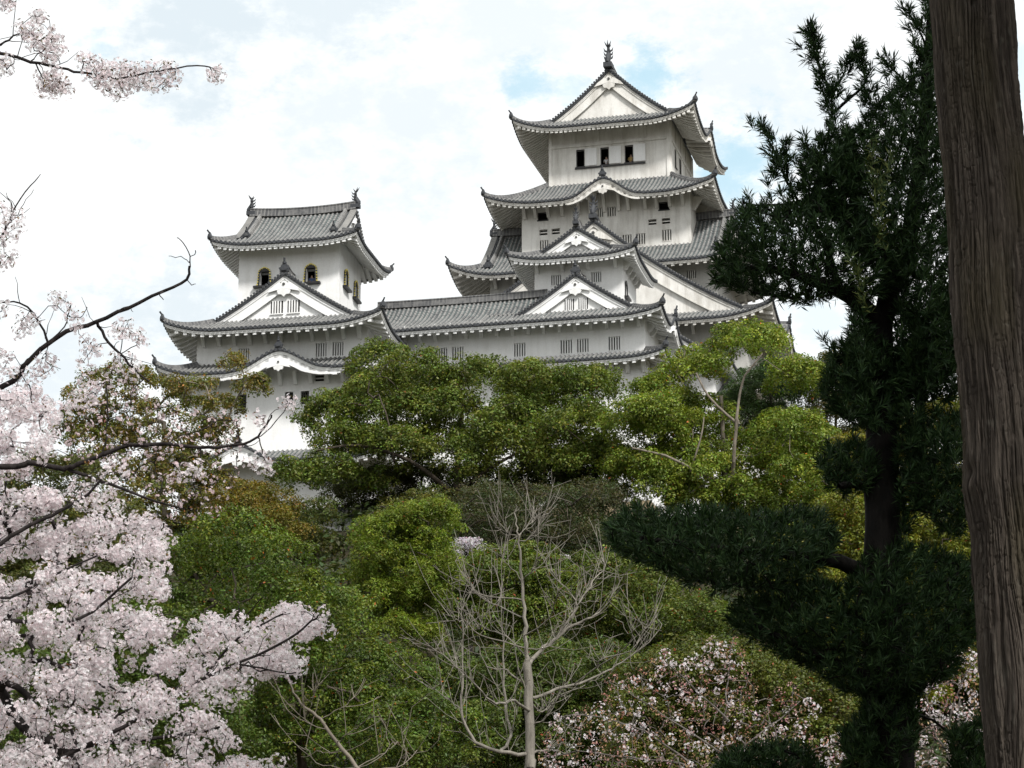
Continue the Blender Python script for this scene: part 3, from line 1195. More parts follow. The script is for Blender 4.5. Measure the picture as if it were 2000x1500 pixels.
# top storey
KC.wall(1.0, 8.15, 3.5, 9.0, 61.0, 67.4, holes=[(2.75, 65.45, 0.8, 0.85), (6.0, 65.45, 0.8, 0.85)], side_holes=[(4.6, 64.6, 0.5, 1.3)])
KC.window(2.75, 65.45, 0.8, 0.85, 3.5, 4)
KC.window(6.0, 65.45, 0.8, 0.85, 3.5, 4)
bell_window(KC, 4.6, 64.6, 0, 0.9, 1.4, side=True, xw=8.15, studs=False)
KC.brackets([1.25, 3.3, 5.4, 7.6], 3.5, 67.0, 0.95, 0.9)
KC.brackets([3.9, 5.2, 6.5, 7.8, 8.7], 0, 67.0, 1.0, 0.9, side=True, xw=8.15)
r = Roof(KC, -0.75, 9.55, 1.5, 10.9, 66.7, 0.43, 0.03, 0.5, 3.2, 1.7)
r.gable_y(2.1, 9.4, raft=0.42)
ornament(r, 'fish', (4.4, 3.5, 66.7 + r.h(5.15) + 0.45), 0, 0.55)

# ------------------------------------------------------------------ the great keep
KD = Building('great_keep', 1190, 310, 212, 14.4, 48.0, M['cream'],
              'tall great keep of the castle, weathered plaster and tiered grey roofs', 'castle tower')
# base storey below the widest roof
KD.wall(-12.9, 12.9, -6.9, 16.5, 48.0, 65.85, mat=M['shaded_grimy_plaster'])
KD.brackets([4.5, 6.5, 8.5, 10.5, 12.5], -6.9, 65.3, 1.2, 1.1)
r = Roof(KD, -15.6, 15.6, -9.5, 19.2, 58.2, 0.5, 0.01, 0.9, 5.0, 2.7)
r.skirt(2.75, 'FR')
r = Roof(KD, -15.55, 15.55, -9.5, 12.0, 64.75, 0.44, 0.0138, 1.1, 5.0, 2.75, {'R': (9.3, 2.8, 1.7)})
r.gable_y(2.7, -1.5)
wave_board(r, 'R', 6.0, 12.6, 0.4)
ornament(r, 'fish', (0, -6.7, 64.75 + r.h(15.5) + 0.5), 0, 0.8)
# storey between, mostly in the shade of the roofs
KD.wall(-9.95, 9.95, -3.4, 15.2, 65.0, 72.55, holes=[(7.75, 70.6, 0.8, 0.75)], mat=M['shaded_grimy_plaster'])
KD.window(7.75, 70.6, 0.8, 0.75, -3.4, 4)
KD.brackets([-9.4, -7.7, 6.0, 9.6], -3.4, 71.7, 1.1, 1.0)
r = Roof(KD, -13.1, 13.1, -5.7, 7.7, 71.3, 0.5, 0.050, 1.15, 4.6, 3.2)
r.gable_x(2.25)
zr = 71.3 + r.h(6.7)
ornament(r, 'fish', (-13.1 + 2.3, 1.0, zr + 0.45), -pi / 2, 0.6)
ornament(r, 'fish', (13.1 - 2.3, 1.0, zr + 0.45), pi / 2, 0.6)
for xx in (-13.1 + 3.1, 13.1 - 3.1):
    ornament(r, 'crest_tile', (xx, -5.7 + 1.8, 71.3 + r.h(1.8) + 0.3), 0, 0.75)
# fourth storey
W4 = [(-5.55, 76.05), (-4.45, 76.05), (4.15, 76.15), (5.35, 76.15)]
HZ = [(x, z - 0.0, 0.72, 0.5) for x, z in W4]
LT = [(-5.5, 74.85, 0.75, 0.95), (1.9, 74.7, 0.78, 1.0), (3.1, 74.7, 0.78, 1.0), (5.4, 74.85, 0.8, 1.0)]
UP = [(0.55, 77.45, 0.75, 0.9), (-0.55, 77.45, 0.7, 0.9), (-5.6, 77.55, 0.9, 0.7), (5.2, 77.55, 0.9, 0.7)]
KD.wall(-7.5, 7.5, -1.9, 13.1, 71.8, 79.5, holes=HZ + LT + UP)
for (x, z, w, h) in HZ:
    KD.window(x, z, w, h, -1.9, kind='slot')
for (x, z, w, h) in LT + UP[:2]:
    KD.window(x, z, w, h, -1.9, 3)
for (x, z, w, h) in UP[2:]:
    KD.window(x, z, w, h, -1.9, kind='open', label='open window high under the eave')
KD.brackets([-7.2, -6.2, -5.05, -3.8, -2.3, 2.1, 3.6, 4.6, 5.75, 6.9], -1.9, 78.4, 1.05, 1.0)
KD.brackets([-0.05, 1.25, -1.3], -1.9, 79.3, 1.9, 1.0, 0.24)
KD.brackets([-0.9, 1.5, 4, 6.5, 9], 0, 78.3, 1.05, 1.0, side=True, xw=7.5)
r = Roof(KD, -10.25, 10.15, -4.55, 15.8, 78.0, 0.5, 0.034, 0.95, 4.8, 2.5, {'F': (10.6, 3.5, 1.7)})
r.skirt(4.7, 'FRL', 0.5)
wave_board(r, 'F', 7.4, 13.8, 0.32)
# top storey with its timber grid, three open windows and white shutters
TW = [(-2.62, 83.4, 0.75, 1.62), (-0.42, 83.4, 0.75, 1.62), (1.78, 83.4, 0.75, 1.62)]
KD.wall(-5.5, 5.5, 0, 11.2, 79.5, 86.7, holes=TW)
tf = MB()
for x in (-5.35, -3.2, -1.05, 1.1, 3.25, 5.3):
    tf.box(x - 0.13, x + 0.13, -0.10, 0.02, 84.75 if abs(x) < 5 else 80.6, 86.4)
tf.box(-5.2, 5.15, -0.15, 0.02, 84.45, 84.72)
tf.box(-5.5, -5.2, -0.09, 0.02, 84.46, 84.71)
for y in (0.25, 2.6, 5.0, 7.4, 9.8):
    tf.box(5.48, 5.57, y - 0.13, y + 0.13, 80.6, 86.4)
tf.box(5.48, 5.60, 0.4, 11.2, 84.45, 84.72)
tf.build('timber_frame', [M['cream']], KD.root, KD.zb)
for (x, z, w, h) in TW:
    f = KD.window(x, z, w, h, 0, kind='open', back=1.9, label='open window of the top storey')
    sh = MB()
    sh.box(x + w / 2 + 0.08, x + w / 2 + 1.12, -0.12, -0.03, z - h / 2, z + h / 2)
    sh.build('shutter', [M['white']], KD.root, KD.zb)
sl = MB()
sl.box(-3.1, 3.25, -0.16, -0.02, 83.4 - 0.81 - 0.24, 83.4 - 0.81 - 0.11)
sl.build('sill', [M['black']], KD.root, KD.zb)
for y in (2.4, 4.6):
    KD.window(y, 83.4, 0.75, 1.62, 0, kind='open', side=True, xw=5.53, back=0.02)
fl = MB()
fl.box(-5.3, 5.3, 0.3, 10.9, 81.9, 82.0)
fl.build('floor', [M['slot']], KD.root, KD.zb)
r = Roof(KD, -8.2, 8.25, -2.75, 14.0, 85.5, 0.43, 0.038, 1.15, 4.6, 2.45, {'R': (8.2, 3.3, 1.5)})
r.gable_y(2.8, 11.2, raft=0.42)
wave_board(r, 'R', 4.6, 11.8, 0.3)
ornament(r, 'fish', (0, 0.1, 85.5 + r.h(8.2) + 0.5), 0, 0.92)
fb = MB()
fb.box(-4.2, 4.2, 2.6, 8.7, 63.7, 63.8)
fb2 = MB()
fb2.box(-4.2, 3.6, 2.7, 8.7, 63.5, 63.6)
fb2.build('floor', [M['slot']], KA.root, KA.zb)

# ------------------------------------------------------------------ connecting turret to the right of the small keep
KE = Building('connecting_turret', 1390, 690, 199, 14.0, 44.0, M['white'],
              'low white turret with grey tiled roof, half hidden right of the small keep', 'castle building')
KE.wall(-6.2, 0.2, 0, 8.0, 44.0, 61.2)
r = Roof(KE, -7.8, 1.7, -1.6, 9.6, 60.3, 0.43, 0.03, 0.4, 3.0, 1.5)
r.gable_y(1.0, 9.0)

# ------------------------------------------------------------------ stone ramparts under the castle
def stone_mat():
    t = NT('rampart_stone')
    tc = t.node('ShaderNodeTexCoord')
    vo = t.node('ShaderNodeTexVoronoi')
    vo.inputs['Scale'].default_value = 0.9
    t.l.new(tc.outputs['Object'], vo.inputs['Vector'])
    ve = t.node('ShaderNodeTexVoronoi', feature='DISTANCE_TO_EDGE')
    ve.inputs['Scale'].default_value = 0.9
    t.l.new(tc.outputs['Object'], ve.inputs['Vector'])
    c = t.mix(t.noise(3.0, 5), (0.36, 0.29, 0.19), (0.22, 0.18, 0.12))
    sepc = t.node('ShaderNodeSeparateColor')
    t.l.new(vo.outputs['Color'], sepc.inputs[0])
    c = t.mix(0.5, c, t.ramp(sepc.outputs[0], [(0.0, (0.45, 0.45, 0.45)), (1.0, (1.15, 1.12, 1.05))]), 'MULTIPLY')
    c = t.mix(t.ramp(ve.outputs['Distance'], [(0.0, (1, 1, 1)), (0.06, (0, 0, 0))]), c, (0.05, 0.045, 0.04))
    return t.principled(c, 0.9, 0.2, t.bump(ve.outputs['Distance'], 0.5, 0.2))


M['stone'] = stone_mat()


def rampart(bld, x0, x1, y0, y1, z0, z1, label):
    mb = MB()
    n = 8
    for i in range(n):
        t0, t1 = i / n, (i + 1) / n
        e0, e1 = 4.2 * (1 - t0) ** 1.7, 4.2 * (1 - t1) ** 1.7
        za, zb = z0 + (z1 - z0) * t0, z0 + (z1 - z0) * t1
        A = [(x0 - e0, y0 - e0, za), (x1 + e0, y0 - e0, za), (x1 + e0, y1 + e0, za), (x0 - e0, y1 + e0, za)]
        B = [(x0 - e1, y0 - e1, zb), (x1 + e1, y0 - e1, zb), (x1 + e1, y1 + e1, zb), (x0 - e1, y1 + e1, zb)]
        for k in range(4):
            mb.quad(A[k], A[(k + 1) % 4], B[(k + 1) % 4], B[k])
    mb.poly([(x0, y0, z1), (x1, y0, z1), (x1, y1, z1), (x0, y1, z1)])
    root = empty('stone_rampart', bld.root.location, bld.root.rotation_euler.z)
    root.location.z = z0
    tag(root, label, 'stone wall', 'stone ramparts under the castle')
    mb.build('wall', [M['stone']], root, z0)
    return root


rampart(KA, -7.8, 7.6, -0.8, 9.6, 33.0, 44.39, 'tan stone rampart at the foot of the left small keep')
rampart(KB, -2.4, 10.8, -0.4, 8.8, 33.0, 46.19, 'stone rampart under the white corridor and right small keep, behind the camphor crown')
rampart(KD, -13.1, 13.1, -7.1, 16.7, 36.0, 47.99, 'stone rampart at the foot of the great keep')

# low plaster walls further down the slope, seen in gaps between the trees


def low_wall(x0, x1, Y, px, py, label, psi=12):
    o = at(px, py, Y)
    root = empty('plaster_wall', (o.x, o.y, o.z - 1.6), -math.radians(psi))
    tag(root, label, 'wall', 'low plaster walls on the slope')
    mb = MB()
    mb.box(x0, x1, 0, 0.5, -3.0, 1.4)
    mb.build('wall', [M['white']], root)
    rf = MB()
    for s in (-1, 1):
        rf.hexa([(x0, 0.25, 1.42), (x1, 0.25, 1.42), (x1, 0.25 + s * 0.75, 1.42), (x0, 0.25 + s * 0.75, 1.42), (x0, 0.25, 2.0), (x1, 0.25, 2.0), (x1, 0.25 + s * 0.75, 1.52), (x0, 0.25 + s * 0.75, 1.52)], 0)
    rf.sweep([(x0 - 0.05, 0.25, 2.0), (x1 + 0.05, 0.25, 2.0)], circ(0.16, 8), None, 0)
    x = x0 + 0.15
    while x < x1:
        for s in (-1, 1):
            rf.sweep([(x, 0.25, 2.0), (x, 0.25 + s * 0.8, 1.52)], circ(0.08, 6), (1, 0, 0), 1)
        x += 0.3
    rf.build('roof', [M['disc'], M['rib']], root)


low_wall(-3.0, 3.2, 171, 690, 1005, 'white plaster wall under the left side of the central camphor tree')
low_wall(-4.0, 3.0, 166, 245, 1015, 'pale plaster wall glimpsed behind the cherry blossom at left')

# ------------------------------------------------------------------ visitors looking out of the windows


def person(bld, x, y, zfloor, shirt, hair, label, turn=0.0):
    h = 1.62
    root = empty('person', (0, 0, 0))
    wp = Matrix.Translation(bld.root.location) @ Matrix.Rotation(-bld.psi, 4, 'Z') @ Vector((x, y, zfloor - bld.zb))
    root.location = wp
    root.rotation_euler = (0, 0, -bld.psi + turn)
    tag(root, label, 'person')

    def skin(name, vs, es, rs, mat, lv=2):
        me = bpy.data.meshes.new(name)
        me.from_pydata(vs, es, [])
        o = bpy.data.objects.new(name, me)
        COL.objects.link(o)
        o.parent = root
        me.materials.append(mat)
        o.modifiers.new('skin', 'SKIN')
        me.skin_vertices.new() if not me.skin_vertices else None
        for i, r_ in enumerate(rs):
            sv = me.skin_vertices[0].data[i]
            sv.radius = (r_, r_ * 0.8) if r_ < 0.2 else (r_, r_)
            sv.use_root = (i == 0)
        s = o.modifiers.new('sub', 'SUBSURF')
        s.levels = lv
        s.render_levels = lv
        return o
    vs = [(0, 0, 0.86), (0, 0, 1.1), (0, 0, 1.30), (0, -0.01, 1.40), (0, -0.03, 1.47), (0, -0.03, 1.56),
          (0.17, 0, 1.30), (0.24, -0.04, 1.06), (0.16, -0.26, 1.00), (0.10, -0.33, 1.02),
          (-0.17, 0, 1.30), (-0.24, -0.04, 1.06), (-0.16, -0.26, 1.00), (-0.10, -0.33, 1.02),
          (0.09, 0, 0.80), (0.10, -0.01, 0.45), (0.10, 0.0, 0.07), (0.10, -0.13, 0.04),
          (-0.09, 0, 0.80), (-0.10, -0.01, 0.45), (-0.10, 0.0, 0.07), (-0.10, -0.13, 0.04), (0, -0.125, 1.52)]
    es = [(0, 1), (1, 2), (2, 3), (3, 4), (4, 5), (2, 6), (6, 7), (7, 8), (8, 9), (2, 10), (10, 11), (11, 12), (12, 13), (0, 14), (14, 15), (15, 16), (16, 17), (0, 18), (18, 19), (19, 20), (20, 21), (4, 22)]
    rs = [0.14, 0.13, 0.15, 0.055, 0.085, 0.085, 0.065, 0.045, 0.035, 0.035, 0.065, 0.045, 0.035, 0.035, 0.09, 0.06, 0.045, 0.035, 0.09, 0.06, 0.045, 0.035, 0.018]
    skin('body', vs, es, rs, M['skin'])
    sv = [(0, 0, 0.84), (0, 0, 1.1), (0, 0, 1.31), (0.18, 0, 1.31), (0.25, -0.03, 1.06), (-0.18, 0, 1.31), (-0.25, -0.03, 1.06)]
    skin('shirt', sv, [(0, 1), (1, 2), (2, 3), (3, 4), (2, 5), (5, 6)], [0.165, 0.155, 0.165, 0.085, 0.065, 0.085, 0.065], shirt)
    skin('hair', [(0, 0.03, 1.50), (0, 0.01, 1.60), (0, -0.05, 1.62)], [(0, 1), (1, 2)], [0.095, 0.09, 0.06], hair)


M['skin'] = plain('skin', (0.55, 0.36, 0.27), 0.6, 0.3, 0.08)
M['hair'] = plain('dark_hair', (0.02, 0.017, 0.015), 0.5, 0.4)
M['shirt_red'] = plain('dark_red_cloth', (0.25, 0.06, 0.05), 0.9)
M['shirt_white'] = plain('white_cloth', (0.7, 0.7, 0.72), 0.9)
M['shirt_blue'] = plain('blue_cloth', (0.10, 0.15, 0.28), 0.9)
M['shirt_tan'] = plain('tan_cloth', (0.5, 0.36, 0.14), 0.9)
person(KD, -0.42, 0.75, 82.0, M['shirt_white'], M['hair'], 'person in a pale top at the middle open window of the great keep')
person(KD, 1.80, 0.75, 82.0, M['shirt_tan'], M['hair'], 'person in a tan top at the right open window of the great keep')
person(KA, 1.36, 3.15, 63.6, M['shirt_blue'], M['hair'], 'person in dark blue at the right bell-shaped window of the left small keep', 0.3)
person(KA, 1.75, 3.35, 63.6, M['shirt_red'], M['hair'], 'person in dark red standing inside the right bell-shaped window', -0.3)

# ------------------------------------------------------------------ ground and castle hill


def sstep(a, b, x):
    t = np.clip((x - a) / (b - a), 0, 1)
    return t * t * (3 - 2 * t)


def hill_z(x, y):
    x = np.asarray(x, float)
    y = np.asarray(y, float)
    t = sstep(62, 186, y) * (1 - sstep(290, 520, y)) * (1 - sstep(120, 330, np.abs(x)))
    return 41.5 * t + 0.5 * np.sin(x * 0.21 + y * 0.13) * t


gx = np.sinh(np.linspace(-5.2, 5.2, 151)) * 18.0
gy = 140 + np.sinh(np.linspace(-5.2, 5.2, 171)) * 18.0
GX, GY = np.meshgrid(gx, gy)
GZ = hill_z(GX, GY)
gv = np.stack([GX.ravel(), GY.ravel(), GZ.ravel()], 1)
nx, ny = len(gx), len(gy)
idx = np.arange(nx * ny).reshape(ny, nx)
gf = np.stack([idx[:-1, :-1].ravel(), idx[:-1, 1:].ravel(), idx[1:, 1:].ravel(), idx[1:, :-1].ravel()], 1)


def np_mesh(name, v, f, mats, parent=None, smooth=False, color=None, mat_idx=None, loc=None):
    """mesh object from numpy arrays; f: (n, k) all faces with k corners"""
    me = bpy.data.meshes.new(name)
    n, k = f.shape
    me.vertices.add(len(v))
    me.vertices.foreach_set('co', np.ascontiguousarray(v, dtype=np.float32).ravel())
    me.loops.add(n * k)
    me.loops.foreach_set('vertex_index', np.ascontiguousarray(f, dtype=np.int32).ravel())
    me.polygons.add(n)
    me.polygons.foreach_set('loop_start', np.arange(0, n * k, k, dtype=np.int32))
    me.polygons.foreach_set('loop_total', np.full(n, k, dtype=np.int32))
    for q in mats:
        me.materials.append(q)
    if mat_idx is not None:
        me.polygons.foreach_set('material_index', np.ascontiguousarray(mat_idx, dtype=np.int32))
    if smooth:
        me.polygons.foreach_set('use_smooth', np.ones(n, dtype=bool))
    if color is not None:
        a = me.color_attributes.new('tint', 'FLOAT_COLOR', 'POINT')
        c = np.ones((len(v), 4), dtype=np.float32)
        c[:, :3] = color
        a.data.foreach_set('color', c.ravel())
    me.update()
    me.validate(clean_customdata=False)
    o = bpy.data.objects.new(name, me)
    COL.objects.link(o)
    if parent is not None:
        o.parent = parent
    if loc is not None:
        o.location = loc
    return o


def ground_mat():
    t = NT('forest_floor')
    n = t.noise(0.35, 6, 0.65)
    n2 = t.noise(4.0, 6, 0.7)
    c = t.ramp(n, [(0.3, (0.035, 0.038, 0.018)), (0.55, (0.06, 0.05, 0.03)), (0.75, (0.03, 0.045, 0.015))])
    c = t.mix(0.5, c, t.ramp(n2, [(0.3, (0.02, 0.02, 0.012)), (0.7, (0.09, 0.075, 0.05))]))
    return t.principled(c, 0.95, 0.1, t.bump(n2, 0.6, 0.15))


g_ = np_mesh('ground', gv, gf, [ground_mat()], smooth=True)
tag(g_, kind='structure')

# ------------------------------------------------------------------ vegetation tools


def leaf_mat(name, trans=0.3, rough=0.5, spec=0.3, trans_tint=(1.2, 1.25, 0.6)):
    t = NT(name)
    a = t.node('ShaderNodeAttribute', attribute_name='tint')
    b = t.node('ShaderNodeBsdfPrincipled')
    t.l.new(a.outputs['Color'], b.inputs['Base Color'])
    b.inputs['Roughness'].default_value = rough
    b.inputs['Specular IOR Level'].default_value = spec
    tr = t.node('ShaderNodeBsdfTranslucent')
    t.l.new(t.mix(1.0, a.outputs['Color'], trans_tint, 'MULTIPLY'), tr.inputs['Color'])
    mx = t.node('ShaderNodeMixShader')
    mx.inputs[0].default_value = trans
    t.l.new(b.outputs[0], mx.inputs[1])
    t.l.new(tr.outputs[0], mx.inputs[2])
    t.l.new(mx.outputs[0], t.out.inputs[0])
    return t.m


def bark_mat(name, dark, light, scale=6.0, stretch=0.25):
    t = NT(name)
    n = t.noise(scale, 7, 0.65, map_scale=(1, 1, stretch))
    n2 = t.noise(scale * 0.25, 4, 0.6)
    c = t.ramp(n, [(0.32, dark), (0.68, light)])
    c = t.mix(t.math('MULTIPLY', n2, 0.35), c, tuple(x * 0.6 for x in light))
    return t.principled(c, 0.9, 0.15, t.bump(n, 0.7, 0.03))


M['leaf'] = leaf_mat('camphor_leaves')
M['needle'] = leaf_mat('dark_needles', 0.10, 0.55, 0.15)
M['petal'] = leaf_mat('cherry_petals', 0.42, 0.7, 0.1, (1.0, 1.0, 1.0))
M['bark'] = bark_mat('camphor_bark', (0.03, 0.025, 0.02), (0.11, 0.09, 0.07))
M['bark_pale'] = bark_mat('pale_bark', (0.09, 0.075, 0.06), (0.27, 0.235, 0.19))
M['bark_grey'] = bark_mat('grey_twigs', (0.07, 0.06, 0.052), (0.19, 0.17, 0.15), 20)
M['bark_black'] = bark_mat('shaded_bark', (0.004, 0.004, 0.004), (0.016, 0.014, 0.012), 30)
M['bark_dark'] = bark_mat('cherry_bark', (0.012, 0.010, 0.010), (0.05, 0.042, 0.04), 20)
M['bark_ginkgo'] = bark_mat('ginkgo_bark', (0.10, 0.09, 0.075), (0.29, 0.265, 0.225), 9)


def unit(a):
    return a / np.maximum(np.linalg.norm(a, axis=1, keepdims=True), 1e-9)


def tubes(P0, P1, r0, r1, k=6):
    """frustum per segment -> vertices, quads"""
    P0, P1 = np.asarray(P0, float), np.asarray(P1, float)
    n = len(P0)
    t = unit(P1 - P0)
    ref = np.where(np.abs(t[:, 2:3]) > 0.9, np.array([[1.0, 0, 0]]), np.array([[0, 0, 1.0]]))
    a = unit(np.cross(t, ref))
    b = np.cross(t, a)
    an = 2 * pi * np.arange(k) / k
    cs, sn = np.cos(an)[None, :, None], np.sin(an)[None, :, None]
    ring = a[:, None, :] * cs + b[:, None, :] * sn
    lo = P0[:, None, :] + ring * np.asarray(r0)[:, None, None]
    hi = (P1 + t * np.asarray(r1)[:, None] * 0.5)[:, None, :] + ring * np.asarray(r1)[:, None, None]
    v = np.concatenate([lo, hi], 1).reshape(-1, 3)
    base = (np.arange(n) * 2 * k)[:, None]
    j = np.arange(k)[None, :]
    f = np.stack([base + j, base + (j + 1) % k, base + k + (j + 1) % k, base + k + j], 2).reshape(-1, 4)
    return v, f


class Skeleton:
    """branch graph: explicit limbs first, then each target point joined to the nearest part of it by a bent twig"""

    def __init__(self):
        self.p, self.par, self.fix = [], [], []

    def limb(self, pts, r0, r1, sub=4, wob=0.0, attach=None):
        pts = [np.array(q, float) for q in pts]
        prev = -1 if attach is None else attach
        n = (len(pts) - 1) * sub
        idx = []
        for i in range(n + 1):
            s, q = divmod(i, sub)
            if s >= len(pts) - 1:
                p = pts[-1]
            else:
                # Catmull-Rom
                a, b = pts[s], pts[s + 1]
                z = pts[max(s - 1, 0)]
                d = pts[min(s + 2, len(pts) - 1)]
                u = q / sub
                p = 0.5 * ((2 * a) + (b - z) * u + (2 * z - 5 * a + 4 * b - d) * u * u + (3 * a - z - 3 * b + d) * u ** 3)
            p = p + RNG.normal(0, wob, 3)
            self.p.append(p)
            self.par.append(prev)
            self.fix.append(r0 + (r1 - r0) * i / n)
            prev = len(self.p) - 1
            idx.append(prev)
        return idx

    def nearest(self, q):
        d = np.linalg.norm(np.array(self.p) - np.array(q), axis=1)
        return int(np.argmin(d)), float(d.min())

    def grow(self, targets, droop=0.1, jit=0.12, seg=3, maxd=1e9, up=0.0):
        """returns the node index reached for each target"""
        T = np.asarray(targets, float)
        if not len(T):
            return
        P = np.zeros((len(self.p) + len(T) * seg, 3))
        m = len(self.p)
        P[:m] = self.p
        best = np.full(len(T), 1e18)
        who = np.zeros(len(T), int)
        D = np.linalg.norm(T[:, None, :] - P[None, :m, :], axis=2) if len(T) * m < 4e6 else None
        if D is None:
            for i in range(len(T)):
                dd = np.linalg.norm(P[:m] - T[i], axis=1)
                who[i] = int(np.argmin(dd))
                best[i] = dd[who[i]]
        else:
            who = np.argmin(D, 1)
            best = D[np.arange(len(T)), who]
        todo = np.ones(len(T), bool)
        for _ in range(len(T)):
            c = np.where(todo, best, 1e18)
            i = int(np.argmin(c))
            todo[i] = False
            if best[i] > maxd:
                continue
            a, b = P[who[i]], T[i]
            L = best[i]
            prev = int(who[i])
            for s in range(1, seg + 1):
                u = s / seg
                p = a + (b - a) * u
                if s < seg:
                    p = p + RNG.normal(0, jit * L * 0.5, 3)
                    p[2] += (-droop + up) * L * math.sin(pi * u)
                P[m] = p
                self.p.append(p)
                self.par.append(prev)
                self.fix.append(0.0)
                prev = m
                # update nearest
                dd = np.linalg.norm(T - p, axis=1)
                k = (dd < best) & todo
                best[k] = dd[k]
                who[k] = m
                m += 1

    def mesh(self, rmin, power=2.3, rmax=9.0, k=6, k_thin=4, thin=0.02):
        n = len(self.p)
        P = np.array(self.p)
        par = np.array(self.par)
        acc = np.zeros(n)
        ch = np.zeros(n, int)
        for i in range(n - 1, -1, -1):
            if ch[i] == 0:
                acc[i] = rmin ** power
            if par[i] >= 0:
                acc[par[i]] += acc[i]
                ch[par[i]] += 1
        r = np.minimum(acc ** (1 / power), rmax)
        fx = np.array(self.fix)
        r = np.where(fx > 0, fx, r)
        e = np.nonzero(par >= 0)[0]
        pr = par[e]
        r0 = np.minimum(r[pr], np.where(fx[e] > 0, 9, r[e] * 1.35))
        big = r[e] > thin
        V, F = [], []
        off = 0
        for sel, kk in ((big, k), (~big, k_thin)):
            if sel.any():
                v, f = tubes(P[pr[sel]], P[e[sel]], r0[sel], r[e[sel]], kk)
                V.append(v)
                F.append(f + off)
                off += len(v)
        return np.concatenate(V), np.concatenate(F)


def in_poly(poly, x, y):
    poly = np.asarray(poly, float)
    c = np.zeros(x.shape, bool)
    j = len(poly) - 1
    for i in range(len(poly)):
        xi, yi = poly[i]
        xj, yj = poly[j]
        k = ((yi > y) != (yj > y)) & (x < (xj - xi) * (y - yi) / (yj - yi + 1e-12) + xi)
        c ^= k
        j = i
    return c


def poly_dist(poly, x, y):
    poly = np.asarray(poly, float)
    d = np.full(x.shape, 1e18)
    for i in range(len(poly)):
        a, b = poly[i - 1], poly[i]
        ab = b - a
        t = np.clip(((x - a[0]) * ab[0] + (y - a[1]) * ab[1]) / (ab @ ab + 1e-12), 0, 1)
        d = np.minimum(d, np.hypot(x - a[0] - t * ab[0], y - a[1] - t * ab[1]))
    return d


def fill(poly, spacing, inset, tries=60):
    """dart throwing inside an outline; returns points and their distance to the edge (same units)"""
    poly = np.asarray(poly, float)
    lo, hi = poly.min(0), poly.max(0)
    n = int((hi - lo).prod() / spacing ** 2 * tries / 4)
    n = min(max(n, 200), 60000)
    X = lo[0] + RNG.random(n) * (hi[0] - lo[0])
    Y = lo[1] + RNG.random(n) * (hi[1] - lo[1])
    k = in_poly(poly, X, Y)
    X, Y = X[k], Y[k]
    D = poly_dist(poly, X, Y)
    k = D >= inset
    X, Y, D = X[k], Y[k], D[k]
    if not len(X):
        c0 = poly.mean(0)
        return c0[None], np.array([inset])
    cell = {}
    out = []
    for i in range(len(X)):
        c = (int(X[i] // spacing), int(Y[i] // spacing))
        ok = True
        for a in (-1, 0, 1):
            for b in (-1, 0, 1):
                for j in cell.get((c[0] + a, c[1] + b), ()):
                    if (X[i] - X[j]) ** 2 + (Y[i] - Y[j]) ** 2 < spacing ** 2:
                        ok = False
                        break
                if not ok:
                    break
            if not ok:
                break
        if ok:
            cell.setdefault(c, []).append(i)
            out.append(i)
    return np.stack([X[out], Y[out]], 1), D[out]


def world_pts(px, Y):
    """photo-plane outline points carried to the distance of the thing"""
    return np.array([tuple(at(p[0], p[1], y)) for p, y in zip(px, Y)])


def leaves(cent, rad, n_each, size, aspect, up=0.4, flat=0.8, col=((0.05, 0.08, 0.02),), cvar=0.18, lvar=0.25, red=0.0, redcol=(0.25, 0.05, 0.02), shell=0.55):
    """leaf blades on the outside of many small leaf clumps"""
    C = len(cent)
    n = C * n_each
    ci = np.repeat(np.arange(C), n_each)
    d = RNG.normal(size=(n, 3))
    d[:, 2] += up
    d = unit(d)
    r = shell + (1 - shell) * RNG.random(n) ** 0.6
    R = np.asarray(rad)[ci]
    p = np.asarray(cent)[ci] + d * (R * r)[:, None] * np.array([1, 1, flat])
    nor = unit(d * 0.55 + np.array([0, 0, up]) + RNG.normal(0, 0.34, (n, 3)))
    t = unit(np.cross(nor, RNG.normal(size=(n, 3))))
    b = np.cross(nor, t)
    L = size * (0.7 + 0.6 * RNG.random(n))[:, None]
    W = L * aspect
    # slightly folded blade: 4 corners
    v = np.stack([p - t * L / 2, p + b * W / 2 + nor * W * 0.12, p + t * L / 2 - nor * L * 0.1, p - b * W / 2 + nor * W * 0.12], 1)
    cc = np.asarray(col, float)
    base = cc[RNG.integers(0, len(cc), C)][ci]
    base = base * (1 + cvar * RNG.normal(size=C))[ci][:, None]
    base = base * (1 + lvar * RNG.normal(size=n))[:, None]
    base = base * (1 + 0.10 * RNG.normal(size=(n, 3)))
    if red > 0:
        k = RNG.random(n) < red
        base[k] = redcol
    base = np.clip(base, 0.004, 0.6)
    return v.reshape(-1, 3), np.arange(n * 4).reshape(-1, 4), np.repeat(base, 4, 0)


